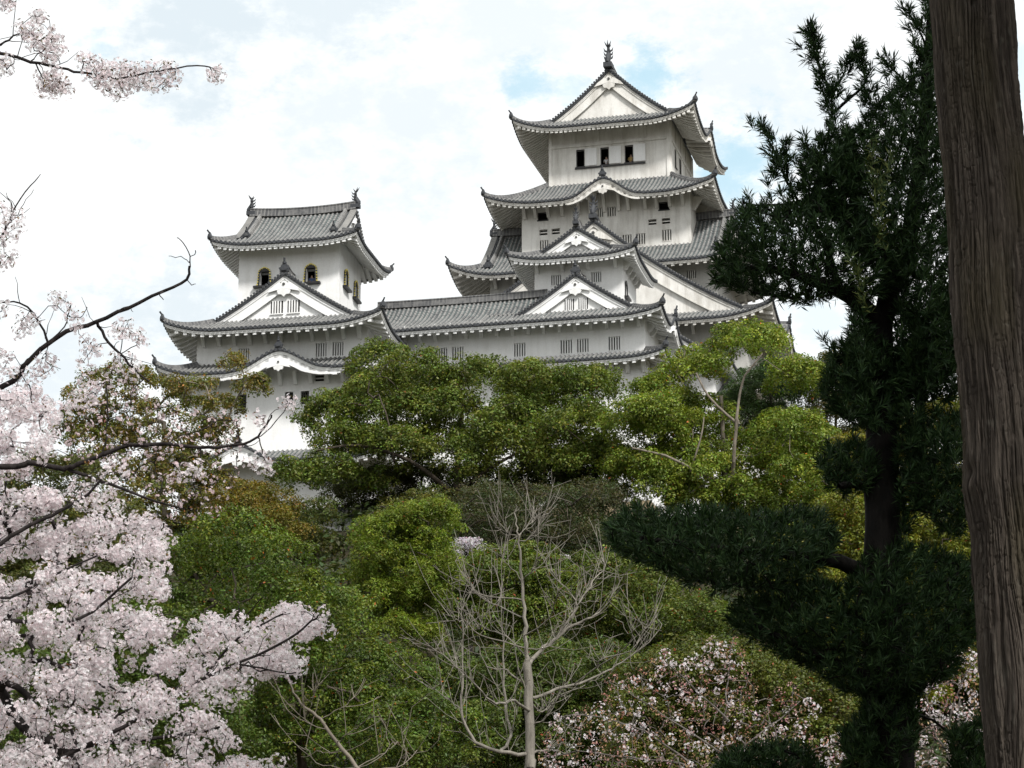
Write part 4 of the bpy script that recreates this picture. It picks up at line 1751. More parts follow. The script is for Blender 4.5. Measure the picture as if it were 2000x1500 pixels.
def crown_clumps(poly, Y, depth, r_m, layers=(1.0, 0.25), spread=0.85, lobe=2.7):
    """crown as lobes (boughs) of different size and depth, each carrying small leaf clumps on its upper and outer side"""
    mpp = Y / FPX * 1.03
    RL = r_m * lobe
    rp = RL / mpp
    C, R = [], []
    for ly in layers:
        q, dist = fill(poly, rp * 1.05 * spread, rp * 0.45)
        m = max(dist.max(), 1e-6)
        dome = np.sqrt(np.clip(1 - (1 - dist / m) ** 2, 0, 1))
        yy = Y - depth * ly * dome * (0.7 + 0.5 * RNG.random(len(q))) + depth * 0.26 * RNG.normal(size=len(q))
        L = world_pts(q, yy)
        for c in L:
            rl = RL * (0.62 + 0.5 * RNG.random())
            n = max(6, int(4.4 * (rl / r_m) ** 2))
            d = RNG.normal(size=(n * 2, 3)) + np.array([0, -0.35, 0.5])
            d = unit(d)
            d = d[d[:, 2] > -0.42][:n]
            k = (0.72 + 0.34 * RNG.random(len(d)))[:, None]
            C.append(c + d * rl * k * np.array([1.05, 1.05, 0.74]))
            R.append(r_m * (0.55 + 0.6 * RNG.random(len(d))))
    return np.concatenate(C), np.concatenate(R)


def shift(v, o):
    return v - np.array(o, float)


def tree(name, label, cat, base, polys, Y, depth, r, n_each, size, aspect, col, group=None, trunk_r=0.35, bark='bark', limbs=(), twig=0.02, mat='leaf',
         layers=(1.0, 0.25, -0.5), red=0.0, up=0.4, flat=0.8, redcol=(0.25, 0.05, 0.02), top=0.6, spread=0.85, cvar=0.18, grow_share=0.12, shell=0.55, trunk_wob=0.15, lobe=2.7):
    """one tree: trunk with limbs, crown of leaf clumps"""
    root = empty(name, base)
    tag(root, label, cat, group)
    C, R = [], []
    for pl in polys:
        c, r_ = crown_clumps(pl, Y, depth, r, layers, spread, lobe)
        C.append(c)
        R.append(r_)
    C, R = np.concatenate(C), np.concatenate(R)
    sk = Skeleton()
    cen = C.mean(0)
    hz = C[:, 2].min() + (C[:, 2].max() - C[:, 2].min()) * top
    b = np.array(base, float)
    mid = (b + np.array([cen[0], cen[1], hz])) / 2 + np.array([RNG.normal(0, trunk_wob), RNG.normal(0, trunk_wob), 0])
    sk.limb([b - np.array([0, 0, 0.3]), b * 0.5 + mid * 0.5 + np.array([0.1, 0, 0]), mid, (cen[0], cen[1], hz)], trunk_r, trunk_r * 0.35, 4, trunk_r * 0.08)
    for pts, ra, rb in limbs:
        p0 = np.array(pts[0], float)
        i, _ = sk.nearest(p0)
        sk.limb([sk.p[i]] + [tuple(q) for q in pts], ra, rb, 3, ra * 0.1, attach=i)
    sel = C[RNG.random(len(C)) < grow_share]
    sk.grow(sel, droop=-0.08, jit=0.22, seg=3)
    v, f = sk.mesh(twig, 2.4, trunk_r)
    np_mesh('trunk', shift(v, base), f, [M[bark]], root, smooth=True)
    v, f, c = leaves(C, R, max(14, int(n_each * 0.40)), size * 0.93, aspect, up, flat, col, cvar, red=red, redcol=redcol, shell=shell)
    np_mesh('crown', shift(v, base), f, [M[mat]], root, color=c)
    return root


def hill_base(px, py, Y):
    p = at(px, py, Y)
    return (p.x, Y, float(hill_z(p.x, Y)))


def undergrowth():
    n = 5600
    y = 72 + 108 * RNG.random(n)
    x = (RNG.random(n) * 2 - 1) * (14 + 0.34 * y)
    c = np.stack([x, y, hill_z(x, y) + 0.5 + 0.8 * RNG.random(n)], 1)
    v, f, cc = leaves(c, 0.9 + 0.8 * RNG.random(n), 44, 0.42, 0.55, 0.5, 0.6, ((0.04, 0.055, 0.018), (0.05, 0.06, 0.02), (0.032, 0.045, 0.016)))
    o = np_mesh('undergrowth', v, f, [M['leaf']], color=cc)
    tag(o, 'dark green undergrowth covering the slope between the trees', 'shrubs', kind='stuff')


undergrowth()


def unseen_trees():
    """unseen trees added behind the viewpoint to keep low sky off the foreground"""
    n = 900
    a = pi * (1.02 + 0.96 * RNG.random(n))
    r = 16 + 10 * RNG.random(n)
    c = np.stack([r * np.cos(a) * 1.2, r * np.sin(a) * 0.8 - 2, 1.0 + 12.5 * RNG.random(n) ** 0.8], 1)
    v, f, cc = leaves(c, 1.3 + 0.8 * RNG.random(n), 70, 0.55, 0.6, 0.3, 0.8, ((0.03, 0.045, 0.018), (0.04, 0.05, 0.02)))
    o = np_mesh('unseen_trees', v, f, [M['leaf']], color=cc)
    tag(o, 'unseen evergreen trees behind the viewpoint, added to darken the foreground', 'trees', kind='stuff')


unseen_trees()

# ------------------------------------------------------------------ trees on the castle hill
CAMPHOR = 'evergreen trees on the castle hill'
G_OLIVE = ((0.132, 0.164, 0.027), (0.108, 0.146, 0.026), (0.148, 0.171, 0.030), (0.092, 0.129, 0.026))
tree('camphor_tree', 'broad olive green camphor tree in front of the white corridor, at the centre', 'tree', hill_base(880, 1050, 170),
     [[(575, 890), (590, 840), (610, 800), (640, 770), (670, 740), (690, 700), (730, 690), (770, 700), (800, 680), (840, 700), (870, 715), (900, 720), (930, 715), (960, 730), (1000, 715), (1040, 725), (1080, 720), (1130, 730), (1170, 725), (1195, 760), (1185, 800), (1200, 840), (1210, 880), (1190, 930), (1130, 945), (1040, 950), (980, 945), (930, 950), (870, 930), (800, 930), (740, 930), (690, 920), (640, 890), (610, 900)],
      [(540, 935), (560, 895), (600, 890), (640, 900), (700, 920), (760, 930), (760, 975), (720, 1000), (690, 970), (640, 960), (600, 975), (560, 970)]],
     170, 5.0, 0.78, 230, 0.22, 0.55, G_OLIVE, CAMPHOR, 0.42, red=0.004, redcol=(0.184, 0.070, 0.020),
     limbs=[([at(880, 960, 167), at(800, 900, 166), at(700, 870, 165), at(620, 880, 165)], 0.2, 0.06), ([at(890, 960, 167), at(980, 900, 165), at(1080, 850, 165)], 0.2, 0.06),
            ([at(770, 900, 165), at(760, 830, 164.5), at(740, 770, 165)], 0.1, 0.04)])
tree('camphor_tree', 'bronze and ochre leaved camphor tree in front of the left small keep', 'tree', hill_base(315, 1130, 160),
     [[(90, 790), (120, 760), (150, 735), (200, 725), (250, 715), (300, 715), (320, 735), (370, 740), (420, 745), (470, 760), (490, 790), (470, 830), (440, 870), (400, 890), (330, 880), (250, 870), (180, 850), (120, 840)],
      [(110, 830), (250, 845), (370, 860), (430, 920), (500, 960), (565, 1020), (560, 1060), (430, 1050), (330, 1070), (230, 1010), (150, 930)],
      [(425, 722), (440, 702), (480, 700), (492, 715), (460, 728)], [(480, 770), (490, 740), (505, 755), (495, 780)]],
     160, 4.5, 0.55, 95, 0.21, 0.55, ((0.164, 0.139, 0.032), (0.114, 0.132, 0.030), (0.134, 0.144, 0.030), (0.188, 0.144, 0.032)), CAMPHOR, 0.34, bark='bark_pale', red=0.008, redcol=(0.505, 0.182, 0.025), layers=(1.0, 0.1), spread=1.0, twig=0.03, grow_share=0.3, lobe=2.1)
tree('camphor_tree', 'yellow green camphor tree with bare pale limbs, below the great keep at right', 'tree', hill_base(1420, 1060, 163),
     [[(1400, 700), (1405, 670), (1430, 645), (1460, 632), (1500, 640), (1540, 665), (1545, 690), (1500, 705), (1450, 710), (1415, 720)],
      [(1310, 735), (1330, 705), (1370, 690), (1400, 700), (1410, 730), (1390, 760), (1340, 770)],
      [(1500, 725), (1540, 700), (1590, 700), (1600, 740), (1600, 800), (1570, 800), (1530, 770), (1500, 750)],
      [(1190, 870), (1195, 830), (1225, 790), (1260, 750), (1300, 740), (1350, 765), (1400, 790), (1430, 830), (1420, 870), (1380, 885), (1300, 880), (1230, 890)],
      [(1185, 910), (1220, 875), (1330, 870), (1360, 930), (1260, 965), (1195, 950)], [(1280, 880), (1400, 850), (1450, 815), (1460, 880), (1340, 930)],
      [(1225, 985), (1240, 930), (1330, 900), (1420, 880), (1460, 850), (1500, 830), (1550, 805), (1600, 815), (1625, 870), (1640, 960), (1620, 1010), (1500, 1030), (1400, 1020), (1300, 1010)]],
     163, 4.0, 0.72, 240, 0.2, 0.55, ((0.177, 0.223, 0.031), (0.152, 0.205, 0.029), (0.202, 0.242, 0.033), (0.131, 0.181, 0.029)), CAMPHOR, 0.36, bark='bark_pale', red=0.004, redcol=(0.589, 0.149, 0.025),
     limbs=[([at(1430, 930, 159), at(1437, 840, 158), at(1442, 790, 158), at(1455, 735, 158.5), at(1490, 690, 159)], 0.16, 0.05), ([at(1437, 825, 158), at(1385, 775, 158), at(1360, 730, 158.5)], 0.13, 0.05),
            ([at(1400, 940, 159), at(1350, 915, 158), at(1300, 890, 158), at(1235, 875, 158.5)], 0.15, 0.06), ([at(1350, 915, 158), at(1370, 850, 157.5), at(1375, 815, 158)], 0.09, 0.04)])
tree('conifer_tree', 'dark green conifer half hidden behind the yellow green camphor', 'tree', hill_base(1510, 950, 174),
     [[(1415, 800), (1430, 740), (1460, 715), (1520, 705), (1570, 730), (1605, 790), (1590, 870), (1500, 890), (1440, 870)]],
     174, 3.0, 0.6, 210, 0.2, 0.3, ((0.037, 0.070, 0.022), (0.049, 0.083, 0.025)), CAMPHOR, 0.25)
tree('broadleaf_tree', 'dull brownish green tree beside the great keep corner, against the sky', 'tree', hill_base(1630, 900, 172),
     [[(1550, 720), (1575, 700), (1600, 690), (1650, 685), (1690, 720), (1720, 800), (1640, 860), (1570, 790)]],
     172, 3.0, 0.55, 170, 0.16, 0.5, ((0.084, 0.091, 0.025), (0.118, 0.100, 0.031), (0.059, 0.074, 0.022)), CAMPHOR, 0.22)
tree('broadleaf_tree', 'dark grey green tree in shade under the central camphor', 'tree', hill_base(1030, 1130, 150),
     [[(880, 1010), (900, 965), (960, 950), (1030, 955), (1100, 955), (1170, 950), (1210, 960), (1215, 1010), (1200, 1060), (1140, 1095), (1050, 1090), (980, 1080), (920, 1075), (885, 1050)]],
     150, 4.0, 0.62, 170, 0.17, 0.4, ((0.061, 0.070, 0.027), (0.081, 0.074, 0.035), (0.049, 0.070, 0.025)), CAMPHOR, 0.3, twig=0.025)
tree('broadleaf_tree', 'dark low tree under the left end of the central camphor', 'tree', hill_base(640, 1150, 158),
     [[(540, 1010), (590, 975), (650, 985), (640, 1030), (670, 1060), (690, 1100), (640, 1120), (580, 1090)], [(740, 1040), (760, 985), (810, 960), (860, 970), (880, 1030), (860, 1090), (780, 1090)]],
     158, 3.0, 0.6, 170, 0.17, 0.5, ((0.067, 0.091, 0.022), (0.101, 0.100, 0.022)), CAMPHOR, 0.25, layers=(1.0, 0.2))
tree('evergreen_tree', 'dense glossy evergreen with a few red leaves, between cherry blossom and bare tree', 'tree', hill_base(620, 1700, 70),
     [[(300, 1200), (320, 1110), (360, 1055), (420, 1025), (480, 1030), (540, 1060), (600, 1075), (660, 1090), (700, 1150), (720, 1220), (770, 1270), (820, 1290), (850, 1330), (880, 1400), (920, 1440), (960, 1530), (420, 1530), (330, 1380)]],
     70, 3.4, 0.42, 260, 0.105, 0.5, ((0.105, 0.146, 0.020), (0.084, 0.129, 0.020), (0.127, 0.162, 0.022), (0.071, 0.109, 0.020)), CAMPHOR, 0.3, red=0.008, redcol=(0.394, 0.105, 0.020), layers=(1.0, 0.3))
tree('evergreen_tree', 'bright green feathery evergreen rising left of the bare tree', 'tree', hill_base(790, 1420, 108),
     [[(685, 1060), (720, 1030), (760, 1000), (790, 985), (830, 972), (875, 985), (885, 1020), (860, 1050), (885, 1090), (900, 1130), (885, 1180), (850, 1210), (845, 1270), (800, 1280), (750, 1250), (720, 1210), (700, 1160), (685, 1110)]],
     108, 2.2, 0.4, 230, 0.15, 0.3, ((0.148, 0.196, 0.022), (0.127, 0.178, 0.022), (0.168, 0.207, 0.025)), CAMPHOR, 0.2, layers=(1.0, 0.4, -0.2), red=0.006)
tree('evergreen_tree', 'rounded mid green evergreen directly behind the top of the bare tree', 'tree', hill_base(990, 1420, 112),
     [[(875, 1140), (890, 1095), (920, 1070), (980, 1065), (1030, 1055), (1070, 1090), (1100, 1130), (1115, 1200), (1095, 1260), (1000, 1275), (920, 1270), (880, 1230)]],
     112, 2.4, 0.46, 220, 0.15, 0.5, ((0.114, 0.153, 0.025), (0.092, 0.133, 0.022), (0.135, 0.165, 0.025)), CAMPHOR, 0.22, red=0.012)
tree('evergreen_tree', 'green evergreen right of the bare tree, under the dark needle pad', 'tree', hill_base(1260, 1430, 118),
     [[(1095, 1150), (1115, 1090), (1160, 1062), (1210, 1080), (1270, 1120), (1340, 1150), (1420, 1180), (1450, 1230), (1430, 1300), (1300, 1310), (1200, 1300), (1130, 1260)]],
     118, 3.2, 0.52, 220, 0.16, 0.5, ((0.095, 0.126, 0.022), (0.076, 0.109, 0.020), (0.118, 0.146, 0.025)), CAMPHOR, 0.25, red=0.012)
tree('evergreen_tree', 'olive green tree behind the budding pink cherry', 'tree', hill_base(1440, 1700, 84),
     [[(1230, 1350), (1280, 1290), (1350, 1255), (1430, 1245), (1500, 1265), (1560, 1305), (1630, 1340), (1700, 1400), (1730, 1530), (1190, 1530), (1200, 1420)]],
     84, 2.6, 0.42, 230, 0.13, 0.5, ((0.094, 0.110, 0.018), (0.076, 0.096, 0.016), (0.109, 0.119, 0.020)), CAMPHOR, 0.25, red=0.008)
tree('evergreen_tree', 'shaded green tree low behind the trunk of the bare tree', 'tree', hill_base(1050, 1720, 96),
     [[(840, 1310), (900, 1280), (950, 1285), (1050, 1262), (1150, 1270), (1250, 1290), (1290, 1340), (1260, 1420), (1240, 1530), (900, 1530), (860, 1420)]],
     96, 2.6, 0.45, 210, 0.14, 0.5, ((0.084, 0.116, 0.022), (0.071, 0.100, 0.020)), CAMPHOR, 0.25, red=0.008)
tree('evergreen_tree', 'yellow green tree seen through the gaps in the dark needle tree', 'tree', hill_base(1720, 1560, 122),
     [[(1480, 1080), (1560, 1010), (1640, 970), (1760, 1000), (1850, 1030), (1920, 1010), (1940, 1200), (1950, 1350), (1800, 1420), (1650, 1380), (1560, 1280), (1480, 1190)]],
     122, 3.2, 0.55, 200, 0.17, 0.5, ((0.176, 0.185, 0.022), (0.144, 0.162, 0.022)), CAMPHOR, 0.25, red=0.008)
tree('evergreen_tree', 'olive tree far behind, between the needle tree and the big brown trunk', 'tree', hill_base(1790, 1080, 158),
     [[(1640, 860), (1700, 820), (1780, 800), (1860, 785), (1930, 800), (1940, 1000), (1800, 1030), (1680, 1000)]],
     158, 3.0, 0.65, 150, 0.2, 0.5, ((0.185, 0.165, 0.022), (0.135, 0.149, 0.022)), CAMPHOR, 0.25)
tree('evergreen_tree', 'muted olive tree glimpsed behind the left cherry blossom', 'tree', hill_base(130, 1400, 112),
     [[(-40, 930), (60, 890), (150, 900), (250, 960), (310, 1060), (350, 1150), (330, 1330), (-40, 1330)]],
     112, 3.0, 0.5, 170, 0.16, 0.5, ((0.092, 0.103, 0.027), (0.127, 0.124, 0.031), (0.076, 0.091, 0.025)), CAMPHOR, 0.25, layers=(1.0, 0.3), spread=1.0)
tree('evergreen_tree', 'deep green tree low at left behind the thick cherry blossom', 'tree', hill_base(160, 1800, 66),
     [[(-40, 1240), (100, 1200), (300, 1180), (420, 1220), (480, 1330), (500, 1530), (-40, 1530)]],
     66, 2.2, 0.42, 190, 0.11, 0.5, ((0.084, 0.124, 0.022), (0.071, 0.103, 0.020)), CAMPHOR, 0.25, layers=(1.0, 0.3))


for lab, Yt, bp, polys, cc in (
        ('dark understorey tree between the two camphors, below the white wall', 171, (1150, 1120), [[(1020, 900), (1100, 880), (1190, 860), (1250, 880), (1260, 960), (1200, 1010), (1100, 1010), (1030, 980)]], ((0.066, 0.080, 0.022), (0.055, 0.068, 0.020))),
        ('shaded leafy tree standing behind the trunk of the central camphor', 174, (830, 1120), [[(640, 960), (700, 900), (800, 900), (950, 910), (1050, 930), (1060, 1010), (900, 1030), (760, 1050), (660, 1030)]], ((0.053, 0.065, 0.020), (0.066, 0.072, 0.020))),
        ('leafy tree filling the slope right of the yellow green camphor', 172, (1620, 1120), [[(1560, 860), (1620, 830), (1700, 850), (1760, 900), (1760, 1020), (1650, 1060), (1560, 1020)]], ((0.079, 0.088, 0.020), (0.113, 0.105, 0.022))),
        ('ochre and green tree at the foot of the left rampart', 150, (470, 1180), [[(400, 1010), (440, 960), (490, 930), (530, 960), (570, 1010), (580, 1080), (520, 1110), (430, 1090)]], ((0.171, 0.123, 0.020), (0.131, 0.128, 0.022)))):
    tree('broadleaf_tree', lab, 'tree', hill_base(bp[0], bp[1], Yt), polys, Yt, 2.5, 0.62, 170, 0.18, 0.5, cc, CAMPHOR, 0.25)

# ------------------------------------------------------------------ cherry blossom


def flowers(cent, nor, R, cup=0.32, col=((0.89, 0.81, 0.825), (0.90, 0.85, 0.86), (0.88, 0.77, 0.79)), eye=(0.45, 0.22, 0.20)):
    """five-petalled blossoms with a dark red eye"""
    n = len(cent)
    nor = unit(nor)
    t = unit(np.cross(nor, RNG.normal(size=(n, 3))))
    b = np.cross(nor, t)
    R = R * (0.8 + 0.4 * RNG.random(n))
    V, C = [], []
    cc = np.asarray(col)[RNG.integers(0, len(col), n)] * (1 + 0.05 * RNG.normal(size=(n, 1)))
    cc = np.clip(cc, 0, 0.89)
    cp = cup * (0.5 + RNG.random(n))
    for k in range(5):
        a = 2 * pi * k / 5
        def pt(ang, rr, h):
            return cent + (t * math.cos(ang) + b * math.sin(ang)) * (R * rr)[:, None] + nor * (R * h)[:, None]
        V.append(np.stack([pt(a, 0.06, 0.0), pt(a - 0.52, 0.72, cp * 0.9), pt(a, 1.0, cp), pt(a + 0.52, 0.72, cp * 0.9)], 1))
        C.append(np.repeat(cc[:, None, :], 4, 1))
    e = 0.13
    R = np.where(RNG.random(n) < 0.4, R, 0.001)
    V.append(np.stack([cent + t * (R * e)[:, None] + nor * (R * 0.16)[:, None], cent + b * (R * e)[:, None] + nor * (R * 0.16)[:, None], cent - t * (R * e)[:, None] + nor * (R * 0.16)[:, None], cent - b * (R * e)[:, None] + nor * (R * 0.16)[:, None]], 1))
    C.append(np.broadcast_to(np.array(eye), (n, 4, 3)))
    V = np.concatenate(V)
    C = np.concatenate(C)
    return V.reshape(-1, 3), np.arange(len(V) * 4).reshape(-1, 4), C.reshape(-1, 3)


def pompoms(cent, rad, n_each, R, **kw):
    """round heads of blossom"""
    n = len(cent) * n_each
    ci = np.repeat(np.arange(len(cent)), n_each)
    d = unit(RNG.normal(size=(n, 3)))
    p = np.asarray(cent)[ci] + d * (np.asarray(rad)[ci] * (0.65 + 0.4 * RNG.random(n)))[:, None]
    keep = RNG.random(n) < 0.9
    return flowers(p[keep], d[keep] + RNG.normal(0, 0.3, (keep.sum(), 3)), R, **kw)


def join(parts):
    V, F, C, off = [], [], [], 0
    for v, f, c in parts:
        V.append(v)
        F.append(f + off)
        C.append(c)
        off += len(v)
    return np.concatenate(V), np.concatenate(F), np.concatenate(C)


CY = 17.0
base = (-5.0, CY + 0.6, 0.0)
cherry = empty('cherry_tree', base)
tag(cherry, 'flowering cherry in full pale pink blossom filling the left foreground', 'tree', 'cherry trees in blossom')
sk = Skeleton()
trunk_top = [(-5.0, 17.6, 0.0), (-4.9, 17.5, 1.6), (-4.7, 17.3, 3.0), (-4.55, 17.2, 4.4), (-4.5, 17.1, 5.8), (-4.6, 17.1, 7.2), (-4.7, 17.1, 8.2)]
sk.limb(trunk_top, 0.24, 0.07, 4, 0.01)


def limb_px(pts, r0, r1, y0=0.0, y1=None, sub=3, root=True):
    y1 = y0 if y1 is None else y1
    n = len(pts)
    P = [tuple(at(p[0], p[1], CY + y0 + (y1 - y0) * i / (n - 1))) for i, p in enumerate(pts)]
    a = None
    if root:
        i, _ = sk.nearest((-4.6, CY + 0.2, P[0][2] - 0.9))
        s = sk.p[i]
        P = [tuple(s)] + P
        a = i
    else:
        a, _ = sk.nearest(P[0])
    return sk.limb(P, r0, r1, sub, 0.004, attach=a)


limb_px([(-60, 800), (25, 745), (60, 700), (130, 648), (190, 628), (250, 600), (320, 570), (365, 545), (370, 520)], 0.0240, 0.008, 0.0, -0.3)
limb_px([(370, 522), (371, 500), (358, 475), (346, 463)], 0.0043, 0.003, -0.3, root=False)
limb_px([(370, 512), (352, 503), (330, 500)], 0.0031, 0.002, -0.3, root=False)
limb_px([(371, 500), (381, 497), (382, 488)], 0.0031, 0.003, -0.3, root=False)
limb_px([(365, 546), (374, 556), (382, 553)], 0.0037, 0.002, -0.3, root=False)
limb_px([(310, 575), (318, 586)], 0.0037, 0.003, -0.3, root=False)
limb_px([(190, 628), (205, 660), (235, 690), (260, 720), (290, 745)], 0.0112, 0.006, -0.1, root=False)
limb_px([(95, 672), (78, 628), (40, 592), (0, 592)], 0.0087, 0.005, -0.1, root=False)
limb_px([(95, 668), (125, 640), (135, 610), (140, 590)], 0.0050, 0.004, -0.1, root=False)
limb_px([(235, 690), (238, 660), (240, 635)], 0.0037, 0.003, -0.1, root=False)
limb_px([(235, 692), (265, 675), (272, 655)], 0.0037, 0.003, -0.1, root=False)
limb_px([(-80, 945), (35, 912), (65, 905), (125, 915), (150, 905), (200, 888), (255, 870), (330, 868), (390, 875), (440, 872), (490, 862), (520, 830), (530, 812)], 0.0230, 0.006, -0.4, -0.8)
limb_px([(130, 915), (175, 932), (220, 945), (310, 980), (350, 990)], 0.0136, 0.006, -0.5, root=False)
limb_px([(200, 888), (208, 840), (210, 770), (205, 745)], 0.0056, 0.004, -0.5, root=False)
limb_px([(390, 875), (392, 905)], 0.0043, 0.003, -0.6, root=False)
limb_px([(505, 855), (515, 890), (520, 915)], 0.0043, 0.003, -0.8, root=False)
limb_px([(500, 855), (530, 835), (560, 795)], 0.0037, 0.003, -0.8, root=False)
limb_px([(-80, 1120), (0, 1062), (60, 1025), (120, 997), (170, 965), (200, 930)], 0.0186, 0.008, -0.7)
limb_px([(-70, 1190), (20, 1168), (110, 1120), (190, 1085)], 0.0124, 0.006, -0.6)
limb_px([(-80, 1216), (0, 1212), (60, 1214), (110, 1217), (180, 1195), (255, 1130)], 0.0186, 0.008, -0.75)
limb_px([(-60, 1560), (60, 1510), (200, 1440), (320, 1375), (345, 1355), (400, 1325), (470, 1295), (560, 1250), (600, 1220), (622, 1204)], 0.0170, 0.006, -0.5, -0.8)
limb_px([(400, 1325), (450, 1260), (520, 1215), (560, 1195)], 0.0087, 0.005, -0.6, root=False)
limb_px([(470, 1297), (530, 1310), (580, 1315)], 0.0062, 0.004, -0.6, root=False)
limb_px([(-60, 1300), (0, 1345), (25, 1395), (60, 1430), (120, 1460), (150, 1510)], 0.0280, 0.04, -0.4)
limb_px([(10, 1330), (45, 1350), (68, 1380), (60, 1395)], 0.0217, 0.02, -0.5, root=False)
limb_px([(130, 1465), (220, 1450), (330, 1440), (430, 1420)], 0.0186, 0.008, -0.3, root=False)
limb_px([(130, 1400), (150, 1350), (165, 1310)], 0.0074, 0.005, -0.6, root=False)
limb_px([(-70, 540), (0, 465), (12, 445), (30, 405), (60, 362), (78, 342)], 0.0112, 0.003, -0.2)
limb_px([(35, 420), (45, 400), (66, 372)], 0.0031, 0.002, -0.2, root=False)
limb_px([(-70, 90), (0, 104), (25, 110), (60, 120), (90, 127), (130, 135), (170, 143), (230, 152), (290, 142), (345, 132), (400, 128), (413, 136)], 0.0136, 0.004, -1.2, -1.6)
limb_px([(-60, 110), (0, 88), (25, 72), (50, 66), (72, 66)], 0.0087, 0.005, -1.2, root=False)
limb_px([(70, 124), (80, 145), (88, 155), (110, 160), (140, 164)], 0.0050, 0.004, -1.3, root=False)
limb_px([(60, 118), (75, 105), (88, 95)], 0.0050, 0.004, -1.3, root=False)
limb_px([(-60, -20), (0, 0), (30, 5)], 0.0062, 0.004, -1.2, root=False)
limb_px([(-60, 135), (0, 128), (25, 130)], 0.0050, 0.003, -1.2, root=False)
limb_px([(95, 85), (97, 45), (90, 38), (75, 32)], 0.0025, 0.002, -1.3, root=False)


_n = len(sk.p)
for _ in range(230):                                   # fine bare twigs and spurs along the limbs
    i = int(RNG.integers(30, _n))
    p, q = np.array(sk.p[i]), np.array(sk.p[sk.par[i]])
    if abs(p[0]) > 4.2 or sk.fix[i] < 0.0055:
        continue
    d = unit(((p - q) * 2.0 + RNG.normal(0, 0.05, 3) + np.array([0, 0, 0.03]))[None])[0] + RNG.normal(0, 0.45, 3)
    L = 0.06 + 0.15 * RNG.random()
    sk.limb([p, p + d * L * 0.5, p + (d + RNG.normal(0, 0.25, 3)) * L], 0.0036, 0.0018, 2, 0.003, attach=i)


def px_fill(poly, spacing, y0, y1, inset=0.0):
    q, _ = fill(poly, spacing, inset)
    return world_pts(q, CY + y0 + (y1 - y0) * RNG.random(len(q)))


dense = [(-40, 925), (60, 940), (150, 985), (230, 1005), (290, 1010), (310, 1060), (330, 1120), (300, 1180), (330, 1220), (420, 1190), (470, 1195), (520, 1178), (560, 1190), (590, 1200), (630, 1200), (600, 1230), (560, 1260), (590, 1270), (585, 1310), (540, 1330), (480, 1310), (425, 1350), (405, 1380), (430, 1400), (425, 1425), (470, 1460), (495, 1530), (-40, 1530)]
heads = []


def blossom_lobes(poly, spacing, y0, y1, rl=0.165, npom=15, inset=12):
    """boughs of blossom: heads of flowers on the upper side of each bough"""
    L = px_fill(poly, spacing, y0, y1, inset)
    for c in L:
        r = rl * (0.6 + 0.6 * RNG.random())
        d = unit(RNG.normal(size=(npom, 3)) + np.array([0.1, -0.35, 0.35]))
        heads.append(c + d * (r * (0.6 + 0.5 * RNG.random(npom)))[:, None] * np.array([1.25, 1.1, 0.7]))


blossom_lobes(dense, 80, -0.9, -0.3)
blossom_lobes(dense, 78, 0.0, 0.6)
blossom_lobes(dense, 72, 0.9, 1.5)
left_edge = [(-40, 740), (30, 745), (75, 770), (85, 810), (100, 870), (60, 880), (40, 930), (-40, 930)]
blossom_lobes(left_edge, 64, -0.5, 0.2, 0.13)
blossom_lobes(left_edge, 66, 0.4, 1.0, 0.14)
for pl, sp_ in (([(545, 1195), (590, 1198), (632, 1198), (605, 1232), (565, 1255), (540, 1250)], 17), ([(545, 1285), (590, 1280), (588, 1308), (545, 1318)], 17), ([(455, 1290), (560, 1255), (575, 1270), (480, 1320)], 20), ([(90, 800), (140, 780), (150, 805), (110, 830)], 18), ([(145, 770), (190, 750), (195, 790), (160, 800)], 18), ([(60, 840), (95, 830), (110, 880), (80, 900)], 18),
                ([(205, 900), (245, 895), (240, 950), (210, 975)], 20), ([(130, 945), (170, 940), (240, 990), (150, 985)], 18), ([(270, 1015), (305, 1015), (310, 1060), (280, 1060)], 18),
                ([(430, 1320), (480, 1300), (520, 1310), (460, 1345)], 22), ([(520, 1480), (550, 1475), (545, 1500), (515, 1505)], 18)):
    heads.append(px_fill(pl, sp_, -0.8, -0.2))
